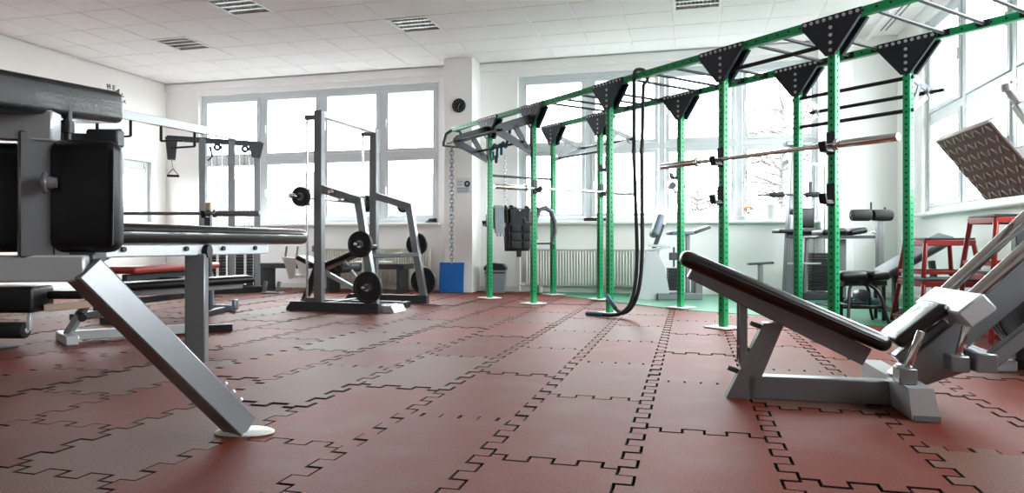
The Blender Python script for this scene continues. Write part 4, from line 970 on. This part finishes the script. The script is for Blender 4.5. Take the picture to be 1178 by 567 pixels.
m = MB(); m.bar((-.24, -.08, .47), (.18, -.08, .47), .04, .025); p2('foot_rail', m, 'silver_lt')

c3 = thing('preacher_stand', 'grey post table with two black arm pads behind the near rig post', 'gym machine', (1.701, 8.874, FZ), YAW)
m = MB(); m.bar((0, 0, .0), (0, 0, .78), .09, .10, up=(0, 1, 0)); obj('post', m, 'steel_gr', c3)
m = MB(); m.box((0, 0, .01), (.42, .42, .02), .005); obj('base_plate', m, 'steel_dk', c3)
m = MB(); m.xz([(-.38, .80), (-.30, .785), (.32, .785), (.36, .80), (.30, .82), (-.34, .82)], -.2, .2); obj('tray', m, 'steel_dk', c3)
for x0, z0, x1, z1 in ((-.28, .85, .0, .875), (.03, .85, .24, .885)):
    m = MB(); m.pad((x0, 0, z0), (x1, 0, z1), .34, .07, r=.03); obj('arm_pad', m, 'leather', c3)
m = MB(); m.pipe([(.22, -.19, .82), (.27, -.19, .87), (.33, -.19, .84)], .012, 8); m.pipe([(.22, .19, .82), (.27, .19, .87), (.33, .19, .84)], .012, 8); obj('grip_loop', m, 'silver_lt', c3)['kind'] = 'stuff'

c4 = thing('sit_up_bench', 'grey incline sit-up bench with two black foam rollers by the right wall', 'bench', (1.80, 8.15, FZ), YAW)
m = MB(); m.bar((.16, .0, .0), (.16, .0, 1.01), .06, .07, up=(0, 1, 0)); obj('post', m, 'steel_gr', c4)
for x0, x1 in ((-.16, .045), (.065, .27)):
    m = MB(); m.cyl((x0, -.03, 1.03), (x1, -.03, 1.03), .062, 20, bev=.015); obj('foam_roller', m, 'foam', c4)
m = MB(); m.cyl((-.17, -.03, 1.03), (.28, -.03, 1.03), .014, 10); m.cyl((.055, -.03, 1.03), (.055, -.03, 1.17), .012, 10); m.cyl((.20, -.03, 1.08), (.20, -.03, 1.115), .012, 8); obj('roller_axle', m, 'steel_dk', c4)
m = MB(); m.pad((-.20, -.50, .37), (.46, -.68, .80), .34, .06, up=(-.6, 0, .8), r=.024); obj('back_pad', m, 'leather_gr', c4)
m = MB(); m.bar((-.15, -.51, .33), (.48, -.68, .74), .05, .05); obj('spine_tube', m, 'steel_gr', c4)
m = MB(); m.bar((.34, -.62, .56), (.40, -.64, .02), .05, .05); obj('rear_leg', m, 'steel_dk', c4)
m = MB(); m.bar((.16, .0, .05), (.12, -.62, .05), .06, .06); m.bar((.05, -.60, .03), (.48, -.66, .03), .06, .06); obj('base_tube', m, 'steel_dk', c4)
m = MB(); m.bar((.02, -.555, .05), (.02, -.555, .42), .05, .05, up=(0, 1, 0)); obj('front_leg', m, 'steel_dk', c4)

c5 = thing('utility_bench', 'low black adjustable bench on the green floor behind the leg press', 'bench', (1.44, 6.86, FZ), YAW)
m = MB(); m.pad((-.20, .0, .435), (.05, .0, .44), .28, .085, r=.036); obj('seat_pad', m, 'leather', c5)
m = MB(); m.pad((.05, .02, .44), (.25, .10, .44), .30, .08, r=.034); obj('back_pad', m, 'leather', c5)
m = MB(); m.bar((-.12, 0, .37), (.30, .06, .37), .06, .05); obj('spine_tube', m, 'black_st', c5)
for x, y in ((-.13, -.18), (-.10, .18), (.13, -.22), (.22, .24)):
    m = MB(); m.pipe(smooth([(x*.6, y*.4, .36), (x, y*.8, .30), (x*1.15, y, .12), (x*1.35, y*1.15, .012)], 2), .014, 8); obj('leg', m, 'black_st', c5)
m = MB(); m.bar((-.13, -.16, .18), (.18, -.19, .17), .02, .02); m.bar((-.1, .16, .18), (.2, .2, .17), .02, .02); m.bar((-.12, -.16, .18), (-.1, .16, .18), .02, .02); obj('leg_brace', m, 'black_st', c5)
m = MB(); m.cyl((.05, -.06, .26), (.05, .06, .26), .055, 16, bev=.01); obj('adjuster_wheel', m, 'black_pl', c5)

# dumbbells on a low stand behind it
ds = thing('dumbbell_stand', 'low dark stand holding small teal dumbbells beside the red step boxes', 'stand', (1.56, 7.31, FZ), YAW-8)
for z in (.12, .34):
    m = MB(); m.box((0, 0, z), (.41, .24, .02), .004); obj('tray', m, 'black_st', ds)
for x in (-.19, .19):
    for y in (-.1, .1):
        m = MB(); m.bar((x, y, 0), (x, y, .36), .03, .03, up=(0, 1, 0)); obj('leg', m, 'black_st', ds)
ar = R(YAW-8)
for iz, z in enumerate((.13, .35)):
    for k in range(4):
        x = -.12+.08*k; w_ = (1.56+x*math.cos(ar), 7.31+x*math.sin(ar), FZ+z+.042)
        d_ = thing('dumbbell', ('%s teal dumbbell from the left on the %s tray of the low stand' % (('first', 'second', 'third', 'fourth')[k], ('lower', 'upper')[iz])), 'dumbbell', w_, YAW-8, 'teal dumbbells on the low stand')
        m = MB(); m.cyl((0, -.06, 0), (0, .06, 0), .014, 10); obj('handle', m, 'chrome', d_)
        for s_ in (-1, 1):
            m = MB(); m.cyl((0, s_*.05, 0), (0, s_*.11, 0), .04, 6, bev=.008); obj('head', m, 'teal_db', d_)

# red step boxes, two stacks
def step_box(label, pos, rz, h, w0, w1, group='red steel step boxes'):
    """w0 top width, w1 foot width; open frame of square tube with a black top"""
    t = thing('step_box', label, 'step box', pos, rz, group)
    m = MB(); m.box((0, 0, h-.009), (w0+.02, w0+.02, .018), .003); obj('top_board', m, 'black_pl', t)
    m = MB(); a = w0/2
    for p, q in (((-a, -a), (a, -a)), ((a, -a), (a, a)), ((a, a), (-a, a)), ((-a, a), (-a, -a))): m.bar((p[0], p[1], h-.045), (q[0], q[1], h-.045), .03, .05, ext=.015)
    obj('top_frame', m, 'red', t)
    for sx in (-1, 1):
        for sy in (-1, 1):
            m = MB(); m.bar((sx*a, sy*a, h-.05), (sx*w1/2, sy*w1/2, .0), .032, .032, up=(sx, sy, 0)); obj('leg', m, 'red', t)
    m = MB(); z = .05; b_ = w1/2-(w1-w0)/2*z/h
    for p, q in (((-b_, -b_), (b_, -b_)), ((b_, -b_), (b_, b_)), ((b_, b_), (-b_, b_)), ((-b_, b_), (-b_, -b_))): m.bar((p[0], p[1], z), (q[0], q[1], z), .025, .032)
    obj('lower_frame', m, 'red', t)
    return t
step_box('lower red step box of the nearer-post stack, carrying another box', (2.17, 7.08, FZ), 9, .415, .46, .56)
step_box('upper red step box with black top, stacked beside the right rig post', (2.17, 7.08, FZ+.423), 9, .355, .40, .47)
step_box('lower red step box of the stack against the right wall', (2.33, 6.08, FZ), 9, .52, .40, .50)
step_box('uppermost red step box under the right windows, half hidden by the leg press rods', (2.33, 6.08, FZ+.528), 9, .42, .34, .42)

# plate stand at the right edge
psd = thing('plate_stand', 'low black and silver plate stand at the right edge of the picture', 'plate rack', (1.83, 4.72, 0), 0)
m = MB(); m.box((.1, 0, .03), (.75, .10, .06), .006); obj('base_beam', m, 'black_st', psd)
m = MB(); m.bar((-.10, .45, .035), (-.10, -.19, .035), .13, .07, bev=.01); obj('cross_foot', m, 'silver_lt', psd)
m = MB(); m.bar((.40, .35, .035), (.40, -.30, .035), .10, .07, bev=.01); obj('cross_foot', m, 'silver_lt', psd)
m = MB(); m.bar((.05, 0, .05), (.05, 0, .82), .07, .07, up=(0, 1, 0)); obj('post', m, 'steel_dk', psd)
m = MB(); m.cyl((.05, -.30, .36), (.05, .10, .36), .024, 14); obj('plate_horn', m, 'chrome', psd)
for k in range(4):
    weight_plate('black plate on the low stand at the right edge, %s from the camera' % ('nearest', 'second', 'third', 'fourth')[k], (1.88, 4.72-.255+.058*k, .36), (.225, .225, .225, .2)[k], .05, 0, 'plates on the right stand')
